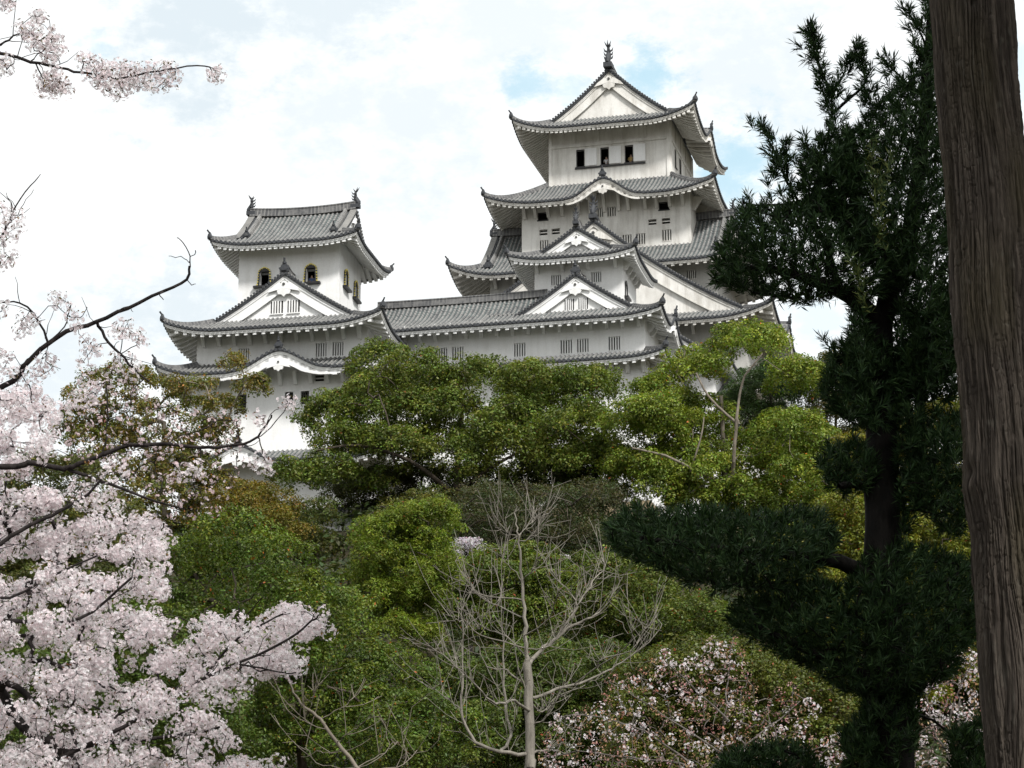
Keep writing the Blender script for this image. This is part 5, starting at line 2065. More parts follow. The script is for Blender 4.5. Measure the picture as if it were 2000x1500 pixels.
# the branches against the sky: smaller, looser heads
loose = []
for pl, sp_ in (([(35, 50), (70, 55), (110, 60), (125, 95), (100, 120), (60, 95)], 15), ([(70, 145), (110, 143), (128, 165), (140, 180), (80, 183)], 14), ([(155, 108), (190, 112), (212, 140), (200, 165), (170, 150)], 15),
                ([(195, 140), (235, 120), (260, 150), (250, 185), (215, 188), (195, 165)], 15), ([(250, 130), (295, 128), (300, 170), (265, 175), (250, 150)], 15), ([(305, 130), (340, 125), (348, 155), (312, 172)], 15),
                ([(408, 132), (432, 138), (425, 156), (410, 150)], 14), ([(-20, 110), (10, 112), (20, 135), (-20, 150)], 15), ([(0, -10), (30, -10), (20, 15), (5, 12)], 13), ([(66, 30), (80, 28), (82, 44), (68, 42)], 11),
                ([(-20, 395), (35, 410), (40, 445), (25, 470), (10, 485), (-20, 470)], 17), ([(-20, 500), (25, 498), (28, 515), (15, 530), (-20, 530)], 16),
                ([(103, 575), (135, 580), (140, 600), (112, 602)], 15), ([(125, 615), (155, 612), (162, 640), (140, 642)], 15), ([(225, 632), (250, 625), (255, 650), (225, 655)], 14), ([(30, 635), (65, 625), (60, 650), (35, 652)], 16),
                ([(150, 660), (180, 668), (200, 690), (165, 690)], 17), ([(262, 648), (282, 650), (280, 670), (262, 668)], 14), ([(215, 690), (260, 690), (280, 720), (260, 745), (225, 720)], 18), ([(160, 690), (215, 720), (240, 760), (190, 770), (150, 730)], 22),
                ([(72, 690), (105, 690), (105, 725), (80, 730)], 15), ([(0, 690), (30, 695), (40, 730), (0, 740)], 17), ([(35, 720), (80, 735), (60, 755), (30, 750)], 20), ([(0, 590), (20, 595), (10, 612), (0, 610)], 14), ([(35, 612), (60, 610), (62, 625), (38, 628)], 14)):
    top = pl[0][1] < 200 and sp_ < 16 and pl[0][0] < 440 and pl[0][1] < 190
    loose.append(px_fill(pl, sp_ * (0.72 if top else 1.0), -1.6 if top else -0.5, -1.2 if top else 0.1))
sparse = px_fill([(120, 780), (230, 740), (330, 790), (430, 800), (480, 830), (470, 930), (420, 1000), (340, 1010), (260, 940), (130, 900)], 23, -0.9, -0.1)
for pl in ([(500, 890), (520, 890), (525, 920), (505, 920)], [(475, 900), (490, 900), (490, 915), (475, 915)], [(540, 785), (570, 780), (570, 800), (545, 800)], [(500, 815), (515, 808), (515, 830), (500, 832)], [(330, 920), (400, 905), (405, 935), (340, 935)]):
    loose.append(px_fill(pl, 15, -0.9, -0.7))
heads = np.concatenate(heads)
loose = np.concatenate(loose)
hs = heads[RNG.random(len(heads)) < 0.4]
sk.grow(np.concatenate([loose, sparse, hs]), droop=0.0, jit=0.16, seg=3)
v, f = sk.mesh(0.0022, 2.4, 0.2, 8, 4, 0.008)
np_mesh('trunk', shift(v, base), f, [M['bark_dark']], cherry, smooth=True)
hr = 0.04 + 0.028 * RNG.random(len(heads))
parts = [pompoms(heads, hr, 34, 0.0128), pompoms(loose, 0.036 + 0.022 * RNG.random(len(loose)), 24, 0.0130), pompoms(sparse, 0.03 + 0.02 * RNG.random(len(sparse)), 9, 0.0125, col=((0.78, 0.66, 0.68), (0.74, 0.58, 0.60)))]
v, f, c = join(parts)
np_mesh('blossom', shift(v, base), f, [M['petal']], cherry, color=c)
lf = np.concatenate([heads[RNG.random(len(heads)) < 0.3], loose, sparse])
v, f, c = leaves(lf, np.full(len(lf), 0.06), 5, 0.028, 0.4, 0.3, 1.0, ((0.13, 0.06, 0.03), (0.16, 0.09, 0.03), (0.09, 0.08, 0.025)), shell=0.2)
np_mesh('young_leaves', shift(v, base), f, [M['leaf']], cherry, color=c)

# cherries with their buds just opening


def bud_cherry(label, Y, basepx, limbs, poly, sp_, nflower):
    b = at(basepx[0], basepx[1], Y)
    base = (b.x, b.y, float(hill_z(b.x, b.y)))
    root = empty('cherry_tree', base)
    tag(root, label, 'tree', 'cherry trees in blossom')
    sk = Skeleton()
    first = at(limbs[0][0][0], limbs[0][0][1], Y)
    sk.limb([base, ((base[0] + first.x) / 2 + 0.1, Y, (base[2] + first.z) / 2), tuple(first)], 0.13, 0.07, 4, 0.01)
    for L in limbs:
        P = [tuple(at(p[0], p[1], Y + RNG.normal(0, 0.25))) for p in L]
        i, _ = sk.nearest(P[0])
        sk.limb([sk.p[i]] + P, 0.018, 0.006, 3, 0.01, attach=i)
    q, _ = fill(poly, sp_, 0)
    T = world_pts(q, Y + RNG.normal(0, 0.55, len(q)))
    sk.grow(T, droop=-0.05, jit=0.12, seg=4)
    v, f = sk.mesh(0.0042, 2.7, 0.14, 7, 4, 0.01)
    np_mesh('trunk', shift(v, base), f, [M['bark_grey']], root, smooth=True)
    v, f, c = leaves(T, np.full(len(T), 0.08), 15, 0.034, 0.6, 0.2, 1.0, ((0.60, 0.34, 0.30), (0.66, 0.44, 0.41), (0.42, 0.22, 0.17), (0.38, 0.24, 0.14)), shell=0.15)
    np_mesh('buds', shift(v, base), f, [M['petal']], root, color=c)
    k = RNG.permutation(len(T))[:nflower]
    v, f, c = pompoms(T[k], 0.05 + 0.05 * RNG.random(len(k)), 14, 0.02)
    np_mesh('blossom', shift(v, base), f, [M['petal']], root, color=c)


bud_cherry('budding cherry with pink brown buds and a few white flowers, right of the bare tree', 34.0, (1420, 1800),
           [[(1425, 1560), (1410, 1480), (1415, 1400), (1422, 1330), (1427, 1262)], [(1400, 1520), (1330, 1490), (1230, 1480), (1130, 1470), (1062, 1480)], [(1405, 1470), (1300, 1400), (1215, 1345)],
            [(1415, 1400), (1340, 1330), (1295, 1285)], [(1420, 1480), (1500, 1420), (1560, 1370)], [(1350, 1490), (1260, 1430), (1150, 1395), (1085, 1400)], [(1440, 1540), (1540, 1480), (1640, 1450)]],
           [(1055, 1450), (1090, 1395), (1170, 1375), (1195, 1320), (1230, 1320), (1300, 1270), (1330, 1305), (1390, 1250), (1440, 1250), (1465, 1310), (1480, 1370), (1550, 1335), (1595, 1380), (1570, 1440), (1650, 1440), (1690, 1530), (1050, 1530)], 15.5, 95)
bud_cherry('budding cherry seen between the dark needle tree and the big brown trunk', 30.0, (1860, 1850),
           [[(1860, 1560), (1850, 1450), (1870, 1360), (1900, 1290)], [(1855, 1480), (1820, 1420), (1810, 1360)], [(1860, 1500), (1920, 1440), (1950, 1400)]],
           [(1795, 1350), (1850, 1300), (1895, 1265), (1930, 1290), (1950, 1530), (1780, 1530), (1785, 1420)], 17, 36)


def far_cherry(poly, Y, label):
    c, r_ = crown_clumps(poly, Y, 1.2, 0.28, (1.0, 0.2))
    base = (float(c[:, 0].mean()), Y, float(hill_z(c[:, 0].mean(), Y)))
    root = empty('cherry_tree', base)
    tag(root, label, 'tree', 'cherry trees in blossom')
    sk = Skeleton()
    sk.limb([base, (base[0] + 0.3, Y, (base[2] + c[:, 2].mean()) / 2), tuple(c.mean(0) - np.array([0, 0, 0.4]))], 0.16, 0.08, 4, 0.02)
    sk.grow(c, jit=0.15)
    v, f = sk.mesh(0.02)
    np_mesh('trunk', shift(v, base), f, [M['bark_dark']], root, smooth=True)
    v, f, cc = leaves(c, r_, 25, 0.11, 0.8, 0.3, 0.9, ((0.72, 0.62, 0.65), (0.66, 0.55, 0.58)), 0.06, 0.08)
    np_mesh('blossom', shift(v, base), f, [M['petal']], root, color=cc)


far_cherry([(885, 1065), (905, 1050), (935, 1062), (950, 1085), (900, 1095)], 128, 'small distant pink cherry between the dark tree and the green crowns')
far_cherry([(1070, 1108), (1090, 1098), (1112, 1100), (1120, 1122), (1080, 1125)], 128, 'tiny patch of distant cherry blossom under the dark needle pad')

# ------------------------------------------------------------------ bare trees
GY = 45.0


def z5(x, y):
    return (600 + x / 2.727, 950 + y / 2.727)


def bare_tree(label, Y, base_px, trunk, limbs, ntwig, r0, rmin, bark):
    b = at(base_px[0], base_px[1], Y)
    base = (b.x, b.y, float(hill_z(b.x, b.y)))
    root = empty('bare_tree', base)
    tag(root, label, 'tree', 'leafless trees')
    sk = Skeleton()
    low = trunk[:4] if r0 > 0.08 else trunk
    ids = sk.limb([base] + [tuple(at(p[0], p[1], Y)) for p in low], r0, r0 * 0.72 if r0 > 0.08 else 0.012, 4, 0.008)
    if r0 > 0.08:
        sk.limb([sk.p[ids[-1]]] + [tuple(at(p[0], p[1], Y)) for p in trunk[4:]], r0 * 0.42, 0.006, 4, 0.014, attach=ids[-1])
    allp = []
    for L, ra in limbs:
        yo = RNG.normal(0, 0.9)
        P = [tuple(at(p[0], p[1], Y + yo * min(1, i / 2.5))) for i, p in enumerate(L)]
        i, _ = sk.nearest(P[0])
        ids = sk.limb([sk.p[i]] + P[1:] if len(P) > 2 else [sk.p[i], P[-1]], ra * 0.85, 0.006, 4, 0.012, attach=i)
        allp += ids[3:]
    # twigs: alternate shoots reaching up and outwards
    for _ in range(ntwig):
        i = allp[RNG.integers(0, len(allp))]
        p = np.array(sk.p[i])
        par = np.array(sk.p[sk.par[i]])
        t = p - par
        t = t / (np.linalg.norm(t) + 1e-9)
        d = t * 0.5 + RNG.normal(0, 0.55, 3) + np.array([0, 0, 0.55])
        d = d / np.linalg.norm(d)
        L = 0.25 + 0.75 * RNG.random() ** 1.5
        q = p + d * L * 0.5 + RNG.normal(0, 0.02, 3)
        e = q + (d + np.array([0, 0, 0.35])) * L * 0.5
        ids = sk.limb([p, q, e], 0.0062, 0.0036, 2, 0.006, attach=i)
        for _k in range(RNG.integers(0, 3)):
            j = ids[RNG.integers(1, len(ids))]
            pp = np.array(sk.p[j])
            sk.limb([pp, pp + (d + RNG.normal(0, 0.7, 3)) * 0.16], 0.006, 0.004, 1, 0, attach=j)
    v, f = sk.mesh(0.005, 2.3, 0.2, 8, 5, 0.02)
    np_mesh('trunk', shift(v, base), f, [M[bark]], root, smooth=True)
    return root


Z = lambda *pts: [z5(*p) for p in pts]
bare_tree('tall bare grey tree with upswept branches at the bottom centre', GY, (1036, 1700),
          [(1036, 1560), (1035, 1500), (1034, 1390), (1029, 1298), (1027, 1270), (1025, 1207), (1018, 1133), (1014, 1060), (1010, 1023), (1006, 985)],
          [(Z((1195, 960), (1240, 880), (1330, 800), (1420, 740), (1520, 700), (1600, 620), (1680, 480)), 0.05),
           (Z((1420, 740), (1450, 620), (1520, 510), (1585, 430), (1560, 405)), 0.022), (Z((1350, 770), (1440, 650), (1350, 510), (1290, 440)), 0.016),
           (Z((1205, 1150), (1330, 1080), (1450, 1050), (1600, 980), (1700, 920), (1820, 830), (1890, 740)), 0.035), (Z((1600, 980), (1690, 860), (1740, 760)), 0.016),
           (Z((1450, 1050), (1560, 930), (1720, 870), (1810, 740)), 0.018), (Z((1170, 1450), (1040, 1415), (900, 1360), (830, 1230), (830, 1000), (825, 720), (822, 650)), 0.045),
           (Z((830, 1200), (760, 1150), (690, 1080)), 0.014), (Z((835, 1000), (760, 900), (720, 800)), 0.014), (Z((825, 740), (790, 710), (765, 690)), 0.012),
           (Z((1040, 1415), (1085, 1330), (1060, 1200), (1042, 900), (1036, 650), (1030, 420)), 0.035), (Z((1038, 880), (920, 790), (830, 700)), 0.018),
           (Z((1036, 650), (920, 570), (850, 490)), 0.016), (Z((1032, 520), (1010, 470), (985, 410)), 0.012), (Z((1180, 1190), (1100, 1140), (1000, 1160), (900, 1060), (800, 960), (660, 850)), 0.034),
           (Z((1110, 1140), (1120, 950), (1095, 750)), 0.016), (Z((1160, 1150), (1250, 1200), (1330, 1120), (1480, 1060)), 0.022), (Z((1122, 280), (1070, 250), (1010, 215)), 0.010),
           (Z((1122, 275), (1180, 210), (1230, 150)), 0.010), (Z((1125, 310), (1190, 270), (1245, 190)), 0.010), (Z((1135, 490), (1070, 420), (1030, 360)), 0.012), (Z((1138, 505), (1200, 440), (1250, 350)), 0.012),
           (Z((1158, 710), (1020, 640), (880, 550)), 0.016), (Z((1162, 800), (1290, 700), (1330, 560)), 0.016), (Z((1170, 900), (1060, 800), (960, 760), (910, 750)), 0.018), (Z((1165, 880), (1290, 850), (1400, 700)), 0.014),
           (Z((1180, 1300), (1260, 1240), (1300, 1160)), 0.018), (Z((1190, 1440), (1280, 1400), (1380, 1420)), 0.03), (Z((1170, 1030), (1060, 980), (960, 960), (900, 830)), 0.022)], 380, 0.102, 0.005, 'bark_ginkgo')
ZB = lambda *pts: [(p[0] * 0.35, 1125 + p[1] * 0.35) for p in pts]
bare_tree('thin bare sapling leaning left at the bottom edge, below the blossom tip', 40.0, (780, 1760),
          [(740, 1600), (696, 1500), (647, 1436), (626, 1405), (595, 1380), (574, 1352), (563, 1328)],
          [(ZB((1790, 800), (1900, 740), (1960, 690)), 0.008), (ZB((1720, 735), (1745, 690), (1755, 650)), 0.006), (ZB((1830, 870), (1700, 810), (1600, 740)), 0.009), (ZB((1880, 930), (1960, 870), (2020, 820)), 0.009),
           (ZB((1910, 980), (1840, 985), (1770, 980)), 0.007), (ZB((1990, 1060), (1800, 1060), (1710, 960)), 0.009), (ZB((2000, 1080), (2120, 1000), (2190, 930)), 0.01), (ZB((2060, 1120), (2250, 1050), (2330, 980)), 0.01)], 40, 0.04, 0.004, 'bark_pale')

# ------------------------------------------------------------------ the dark needle tree (cloud-pruned) on the right
NY = 18.0
nb = at(1738, 2080, NY)
nbase = (nb.x, NY, 0.0)
pod = empty('needle_tree', nbase)
tag(pod, 'almost black needle-leaved tree with cloud-like foliage pads, left of the big brown trunk', 'tree')
sk = Skeleton()
sk.limb([nbase, tuple(at(1738, 1560, NY)), tuple(at(1735, 1400, NY)), tuple(at(1728, 1200, NY)), tuple(at(1722, 1000, NY)), tuple(at(1722, 850, NY)), tuple(at(1718, 700, NY)), tuple(at(1730, 600, NY)), tuple(at(1770, 480, NY)), tuple(at(1800, 300, NY)), tuple(at(1815, 100, NY)), tuple(at(1822, -40, NY))],
        0.19, 0.02, 4, 0.006)


def npx(pts, r0, r1, y=0.0):
    P = [tuple(at(p[0], p[1], NY + y * i / (len(pts) - 1))) for i, p in enumerate(pts)]
    i, _ = sk.nearest(P[0])
    sk.limb([sk.p[i]] + P[1:], r0, r1, 4, 0.004, attach=i)


npx([(1722, 650), (1690, 600), (1620, 560), (1530, 530), (1440, 520)], 0.08, 0.015, -0.3)
npx([(1728, 1130), (1660, 1105), (1560, 1085), (1400, 1070), (1250, 1050)], 0.07, 0.012, -0.4)
npx([(1732, 1340), (1660, 1310), (1560, 1260), (1470, 1220)], 0.06, 0.012, -0.3)
npx([(1735, 1360), (1800, 1290), (1860, 1210), (1890, 1180)], 0.05, 0.02, 0.2)
npx([(1720, 760), (1800, 700), (1860, 640)], 0.06, 0.02, 0.3)
npx([(1722, 980), (1790, 930), (1850, 880)], 0.04, 0.015, 0.2)
npx([(1720, 960), (1670, 945), (1640, 950)], 0.045, 0.02, -0.3)
npx([(1720, 820), (1670, 770), (1630, 730)], 0.04, 0.012, 0.1)
npx([(1640, 570), (1600, 450), (1560, 400)], 0.03, 0.01, 0.0)
pads = [
    ([(1745, 590), (1800, 600), (1810, 800), (1800, 1000), (1760, 1070), (1742, 900)], 0.3), ([(1655, 600), (1700, 590), (1712, 720), (1690, 860), (1650, 780)], 0.4),
    ([(1560, 330), (1600, 270), (1660, 250), (1690, 330), (1680, 440), (1600, 430), (1560, 400)], 0.3),
    ([(1640, 340), (1665, 270), (1700, 215), (1740, 180), (1790, 110), (1830, 60), (1865, 300), (1870, 500), (1880, 720), (1800, 770), (1770, 700), (1750, 560), (1690, 520), (1640, 470)], 0.55),
    ([(1388, 560), (1400, 500), (1420, 450), (1450, 415), (1500, 400), (1560, 400), (1620, 380), (1680, 420), (1750, 480), (1760, 560), (1700, 590), (1640, 585), (1570, 600), (1500, 588), (1430, 572)], 0.6),
    ([(1600, 770), (1620, 700), (1650, 665), (1690, 640), (1760, 700), (1780, 800), (1700, 850), (1640, 830)], 0.35),
    ([(1750, 700), (1800, 620), (1885, 540), (1895, 770), (1850, 790), (1790, 785)], 0.4),
    ([(1595, 905), (1620, 870), (1680, 860), (1720, 900), (1710, 960), (1650, 970), (1610, 950)], 0.3),
    ([(1770, 830), (1830, 800), (1890, 820), (1905, 1000), (1870, 1060), (1800, 1010), (1770, 930)], 0.35),
    ([(1183, 1040), (1215, 990), (1300, 1000), (1380, 992), (1450, 1010), (1530, 1000), (1600, 1000), (1640, 1060), (1620, 1100), (1560, 1140), (1500, 1162), (1420, 1162), (1340, 1142), (1260, 1110), (1195, 1080)], 0.7),
    ([(1422, 1212), (1450, 1172), (1520, 1162), (1590, 1130), (1640, 1150), (1700, 1080), (1760, 1060), (1830, 1080), (1900, 1100), (1910, 1250), (1850, 1330), (1760, 1375), (1660, 1365), (1580, 1310), (1500, 1272), (1440, 1242)], 0.6),
    ([(1380, 1530), (1410, 1480), (1500, 1455), (1560, 1450), (1600, 1490), (1620, 1530)], 0.35),
    ([(1680, 1350), (1790, 1350), (1800, 1450), (1760, 1530), (1690, 1480)], 0.3),
    ([(1640, 1420), (1700, 1390), (1730, 1480), (1720, 1530), (1650, 1530)], 0.3),
    ([(1850, 1430), (1925, 1400), (1945, 1530), (1850, 1530)], 0.3)]
TC, TD = [], []
for pl, dep in pads:
    pa = np.array(pl)
    cy = pa[:, 1].mean()
    hh = np.ptp(pa[:, 1])
    for ly in (1.0, 0.6, 0.2, -0.2, -0.6):
        q, d_ = fill(pl, 19.5, 7)
        m = d_.max()
        dome = np.sqrt(np.clip(1 - (1 - d_ / m) ** 2, 0, 1))
        w = world_pts(q, NY - dep * ly * dome + RNG.normal(0, 0.07, len(q)))
        TC.append(w)
        o = np.stack([(q[:, 0] - pa[:, 0].mean()) / 300.0, np.full(len(q), -0.35 * ly), 0.75 - (q[:, 1] - cy) / hh * 0.9], 1)
        TD.append(unit(o + RNG.normal(0, 0.28, o.shape)))
shoots = [[(1545, 420), (1530, 340), (1510, 290), (1490, 250), (1478, 236)], [(1525, 350), (1535, 300), (1537, 272)], [(1650, 340), (1625, 220), (1600, 120), (1578, 38)], [(1622, 200), (1650, 140), (1655, 110)], [(1605, 110), (1585, 70), (1570, 58)],
          [(1700, 230), (1690, 160), (1675, 110), (1668, 88)], [(1675, 120), (1685, 95), (1682, 82)], [(1760, 170), (1740, 130), (1725, 112)], [(1810, 120), (1790, 50), (1762, 15)], [(1820, 60), (1806, 0)], [(1720, 480), (1716, 400), (1705, 320), (1702, 272)],
          [(1716, 370), (1735, 330), (1738, 300)], [(1600, 420), (1590, 340), (1570, 270)], [(1470, 440), (1460, 400), (1452, 385)], [(1660, 400), (1640, 300), (1660, 260)], [(1780, 560), (1775, 500), (1764, 450)], [(1695, 600), (1670, 520), (1655, 495)],
          [(1640, 720), (1625, 690), (1615, 672)], [(1600, 410), (1620, 370), (1625, 340)]]
young_c, young_d = [], []
for s in shoots:
    npx(s, 0.012, 0.003, -0.15 if s[0] != (1720, 480) else -0.8)
    P = [np.array(at(p[0], p[1], NY - (0.1 if s[0] not in ((1720, 480), (1716, 370), (1695, 600)) else 0.72))) for p in s]
    for seg_, (a, b) in enumerate(zip(P[:-1], P[1:])):
        n = max(2, int(np.linalg.norm(b - a) / 0.028))
        for i in range(n):
            t = i / n
            k_ = (seg_ + t) / (len(P) - 1)
            tgt = (young_c, young_d) if s[0] in ((1720, 480), (1716, 370), (1695, 600)) else (TC, TD)
            tgt[0].append((a + (b - a) * t + RNG.normal(0, 0.012 + 0.045 * (1 - k_) if tgt[0] is TC else 0.012, 3))[None])
            tgt[1].append(unit(((b - a) / np.linalg.norm(b - a) + RNG.normal(0, 0.35, 3))[None]))
TC, TD = np.concatenate(TC), np.concatenate(TD)
sk.grow(TC[RNG.random(len(TC)) < 0.3], droop=0.0, jit=0.12, seg=2)
v, f = sk.mesh(0.0035, 2.4, 0.19, 10, 4, 0.02)
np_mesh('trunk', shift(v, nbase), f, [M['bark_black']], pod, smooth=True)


def needles(C, D, n_each, L, W, col, spread=0.85):
    n = len(C) * n_each
    ci = np.repeat(np.arange(len(C)), n_each)
    d = unit(D[ci] + RNG.normal(0, spread, (n, 3)) * 0.75)
    s = RNG.random(n)[:, None]
    o = C[ci] + D[ci] * (s - 0.5) * 0.09
    side = unit(np.cross(d, RNG.normal(size=(n, 3))))
    ln = (L * (0.6 + 0.6 * RNG.random(n)))[:, None]
    w = W * (0.8 + 0.4 * RNG.random(n))[:, None]
    nn = np.cross(d, side)
    v = np.stack([o, o + d * ln * 0.5 + side * w / 2 + nn * ln * 0.05, o + d * ln, o + d * ln * 0.5 - side * w / 2 + nn * ln * 0.05], 1)
    cc = np.asarray(col)[RNG.integers(0, len(col), n)] * (1 + 0.25 * RNG.normal(size=(n, 1)))
    cc = np.clip(cc, 0.002, 0.5)
    return v.reshape(-1, 3), np.arange(n * 4).reshape(-1, 4), np.repeat(cc, 4, 0)


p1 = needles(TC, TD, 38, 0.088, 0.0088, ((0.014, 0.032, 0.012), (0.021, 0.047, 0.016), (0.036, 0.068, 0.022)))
young_c, young_d = np.concatenate(young_c), np.concatenate(young_d)
p2 = needles(young_c, young_d, 9, 0.07, 0.012, ((0.07, 0.10, 0.03), (0.09, 0.11, 0.03), (0.045, 0.075, 0.025)))
v, f, c = join([p1, p2])
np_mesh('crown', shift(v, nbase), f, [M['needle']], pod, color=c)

# ------------------------------------------------------------------ the big trunk at the right edge
BY = 12.0
rows = [(-700, 1772, 1930), (-300, 1793, 1955), (0, 1813, 1979), (150, 1822, 1990), (300, 1836, 2004), (500, 1852, 2022), (700, 1867, 2040), (900, 1884, 2057), (960, 1884, 2062), (1050, 1898, 2070), (1200, 1908, 2082), (1500, 1929, 2103), (1900, 1950, 2130), (2150, 1950, 2160)]
cl = [(np.array(at((a + b) / 2, py, BY)), (b - a) / 2 * BY / FPX * 1.02) for py, a, b in rows]
cl.sort(key=lambda q: q[0][2])
zc = np.array([q[0][2] for q in cl])
xc = np.array([q[0][0] for q in cl])
rc = np.array([q[1] for q in cl])
zc = np.concatenate([[0.0], zc[zc > 0.2]])
keep = np.array([q[0][2] > 0.2 for q in cl])
xc = np.concatenate([[xc[keep][0]], xc[keep]])
rc = np.concatenate([[rc[keep][0] * 1.25], rc[keep]])
zz = np.concatenate([np.linspace(0, 2.7, 60)[:-1], np.linspace(2.7, 7.7, 820), np.linspace(7.7, zc[-1], 40)[1:]])
NZ, NA = len(zz), 760
X0 = np.interp(zz, zc, xc)
R0 = np.interp(zz, zc, rc)
ang = np.linspace(0, 2 * pi, NA, endpoint=False)


def vnoise(cell, na, seed, warp=None):
    """smooth periodic noise on the bark: cells of the given height in metres, na cells round"""
    r = np.random.default_rng(seed)
    nz = int(zz[-1] / cell) + 2
    g = r.random((nz + 2, na))
    A = np.broadcast_to(ang[None, :], (NZ, NA))
    if warp is not None:
        A = (A + warp) % (2 * pi)
    u = np.broadcast_to((zz / cell)[:, None], (NZ, NA))
    w = A / (2 * pi) * na
    i = u.astype(int)
    j = w.astype(int) % na
    fu = u - i
    fw = w - np.floor(w)
    fu = fu * fu * (3 - 2 * fu)
    fw = fw * fw * (3 - 2 * fw)
    a = g[i, j] * (1 - fw) + g[i, (j + 1) % na] * fw
    b = g[i + 1, j] * (1 - fw) + g[i + 1, (j + 1) % na] * fw
    return a * (1 - fu) + b * fu


meander = (vnoise(0.6, 7, 3) - 0.5) * 0.22 + (vnoise(0.15, 30, 4) - 0.5) * 0.05
c1 = np.abs(2 * vnoise(0.50, 84, 5, meander) - 1)
c2 = np.abs(2 * vnoise(0.22, 200, 6, meander) - 1)
c3 = np.abs(2 * vnoise(0.035, 70, 16, meander) - 1)
crack1 = 1 - np.clip(c1 / 0.30, 0, 1)
crack2 = 1 - np.clip(c2 / 0.32, 0, 1)
crack3 = (1 - np.clip(c3 / 0.12, 0, 1)) * (vnoise(0.3, 14, 17) > 0.5)
fine = vnoise(0.035, 230, 7, meander)
plate = vnoise(0.22, 60, 9, meander)
lump = vnoise(0.5, 6, 8)
disp = 0.012 - 0.014 * crack1 ** 1.2 - 0.006 * crack2 - 0.007 * crack3 + 0.005 * fine + 0.010 * plate + 0.020 * (lump - 0.5)


def knot(px, py, h, wa, hgt):
    p = at(px, py, BY)
    th = math.atan2(-1.0, 0) + 0
    xr = np.interp(p.z, zz, X0)
    rr = np.interp(p.z, zz, R0)
    s = max(-0.97, min(0.97, (p.x - xr) / rr))
    a0 = -pi / 2 + math.asin(s)
    da = (ang - a0 + pi) % (2 * pi) - pi
    e = (da[None, :] / wa) ** 2 + ((zz[:, None] - p.z) / hgt) ** 2
    return h * (np.exp(-e * 1.2) - 0.0), h * 1.5 * np.exp(-e * 7)


for (px, py, h, wa, hg) in ((1886, 38, 0.018, 0.28, 0.10), (1922, 392, 0.010, 0.20, 0.07), (1893, 930, 0.022, 0.5, 0.12), (1977, 598, -0.018, 0.10, 0.06), (1960, 205, 0.008, 0.2, 0.1)):
    a_, b_ = knot(px, py, h, wa, hg)
    disp = disp + a_ - (b_ if h > 0 else 0)
RR = R0[:, None] + disp - 0.016
VX = X0[:, None] + RR * np.cos(ang)[None, :]
VY = BY + RR * np.sin(ang)[None, :]
VZ = np.repeat(zz[:, None], NA, 1)
bbase = (float(X0[0]), BY, 0.0)
bv = np.stack([VX, VY, VZ], 2).reshape(-1, 3)
ii = np.arange(NZ * NA).reshape(NZ, NA)
bf = np.stack([ii[:-1], np.roll(ii[:-1], -1, 1), np.roll(ii[1:], -1, 1), ii[1:]], 2).reshape(-1, 4)
strip = np.clip((vnoise(0.30, 90, 21, meander) - 0.2) * 1.6, 0, 1)[..., None]
thin = vnoise(0.20, 260, 22, meander)[..., None]
lich = np.clip((vnoise(0.06, 70, 12) - 0.80) * 5, 0, 1)[..., None]
moss = np.clip((vnoise(0.6, 8, 13) - 0.55) * 3, 0, 1)[..., None]
colr = (1 - strip) * np.array([0.052, 0.043, 0.036]) + strip * np.array([0.104, 0.087, 0.072])
colr = colr * (0.62 + 0.6 * thin)
colr = colr * (1 - 0.35 * moss) + 0.35 * moss * np.array([0.07, 0.06, 0.025])
colr = colr * (1 - 0.6 * lich) + 0.6 * lich * np.array([0.12, 0.11, 0.092])


def bark_col_mat():
    t = NT('fibrous_bark')
    a = t.node('ShaderNodeAttribute', attribute_name='tint')
    n = t.noise(90, 7, 0.75, map_scale=(1, 1, 0.16))
    c = t.mix(0.55, a.outputs['Color'], t.ramp(n, [(0.35, (0.45, 0.45, 0.45)), (0.68, (1.35, 1.33, 1.3))]), 'MULTIPLY')
    return t.principled(c, 0.92, 0.12, t.bump(n, 0.9, 0.008))


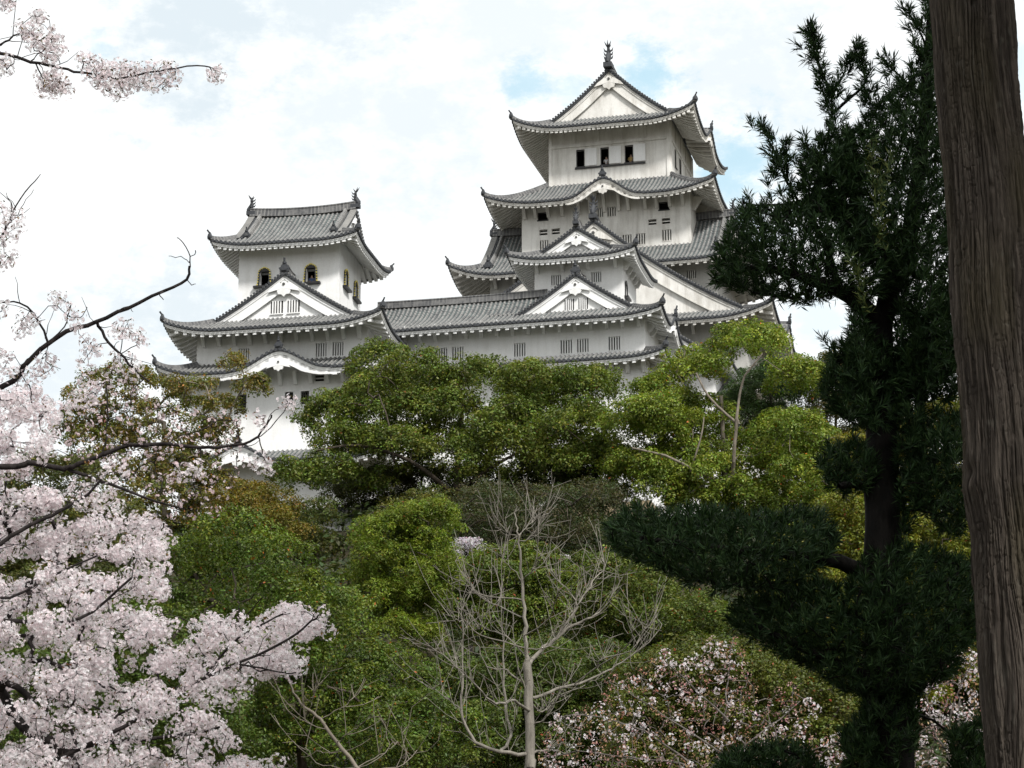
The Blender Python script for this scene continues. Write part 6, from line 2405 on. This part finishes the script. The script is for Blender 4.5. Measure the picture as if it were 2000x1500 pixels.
# loose strips of bark
S = []
for _ in range(46):
    k = RNG.integers(80, NZ - 100)
    j = RNG.integers(0, NA)
    if math.sin(ang[j]) > 0.35:
        continue
    L = int(RNG.integers(12, 50))
    w = int(RNG.integers(1, 4))
    lift = 0.004 + 0.014 * RNG.random()
    o = len(S)
    S.append((k, j, L, w, lift))
sv_, sf_ = [], []
for (k, j, L, w, lift) in S:
    for i in range(6):
        q = min(NZ - 1, k + L * i // 5)
        for s in (0, w):
            jj = (j + s) % NA
            rr = RR[q, jj] + 0.003 + lift * (i / 5) ** 2
            sv_.append((X0[q] + rr * math.cos(ang[jj]), BY + rr * math.sin(ang[jj]), zz[q]))
    n0 = len(sv_) - 12
    for i in range(5):
        sf_.append((n0 + 2 * i, n0 + 2 * i + 1, n0 + 2 * i + 3, n0 + 2 * i + 2))
bt = empty('big_tree', bbase)
tag(bt, 'huge brown tree trunk with fibrous furrowed bark along the right edge', 'tree')
sv_ = np.array(sv_)
allv = np.concatenate([bv, sv_])
allf = np.concatenate([bf, np.array(sf_) + len(bv)])
allc = np.concatenate([colr.reshape(-1, 3), np.tile(np.array([[0.10, 0.08, 0.065]]), (len(sv_), 1))])
np_mesh('trunk', shift(allv, bbase), allf, [bark_col_mat()], bt, smooth=True, color=allc)
# its crown spreads far above the frame and shades the foreground
n = 330
cc = np.stack([3.0 + 5.8 * RNG.random(n), 7.0 + 11.5 * RNG.random(n), np.zeros(n)], 1)
cc[:, 2] = np.maximum(9.2, 1.6 + 0.52 * (cc[:, 1] + 1.2) + 0.9) + 4.5 * RNG.random(n) ** 1.3
sk = Skeleton()
sk.limb([(float(X0[-1]), BY, float(zz[-1]) - 0.2), (float(X0[-1]) - 0.3, BY, float(zz[-1]) + 2.5), (float(X0[-1]) - 0.4, BY, float(zz[-1]) + 6)], 0.18, 0.05, 4, 0.01)
sk.grow(cc, droop=0.05, jit=0.1)
v, f = sk.mesh(0.012, 2.4, 0.18)
np_mesh('limbs', shift(v, bbase), f, [M['bark']], bt, smooth=True)
v, f, c = leaves(cc, 0.55 + 0.3 * RNG.random(n), 60, 0.22, 0.4, 0.3, 0.6, ((0.02, 0.035, 0.015),))
np_mesh('crown', shift(v, bbase), f, [M['needle']], bt, color=c)
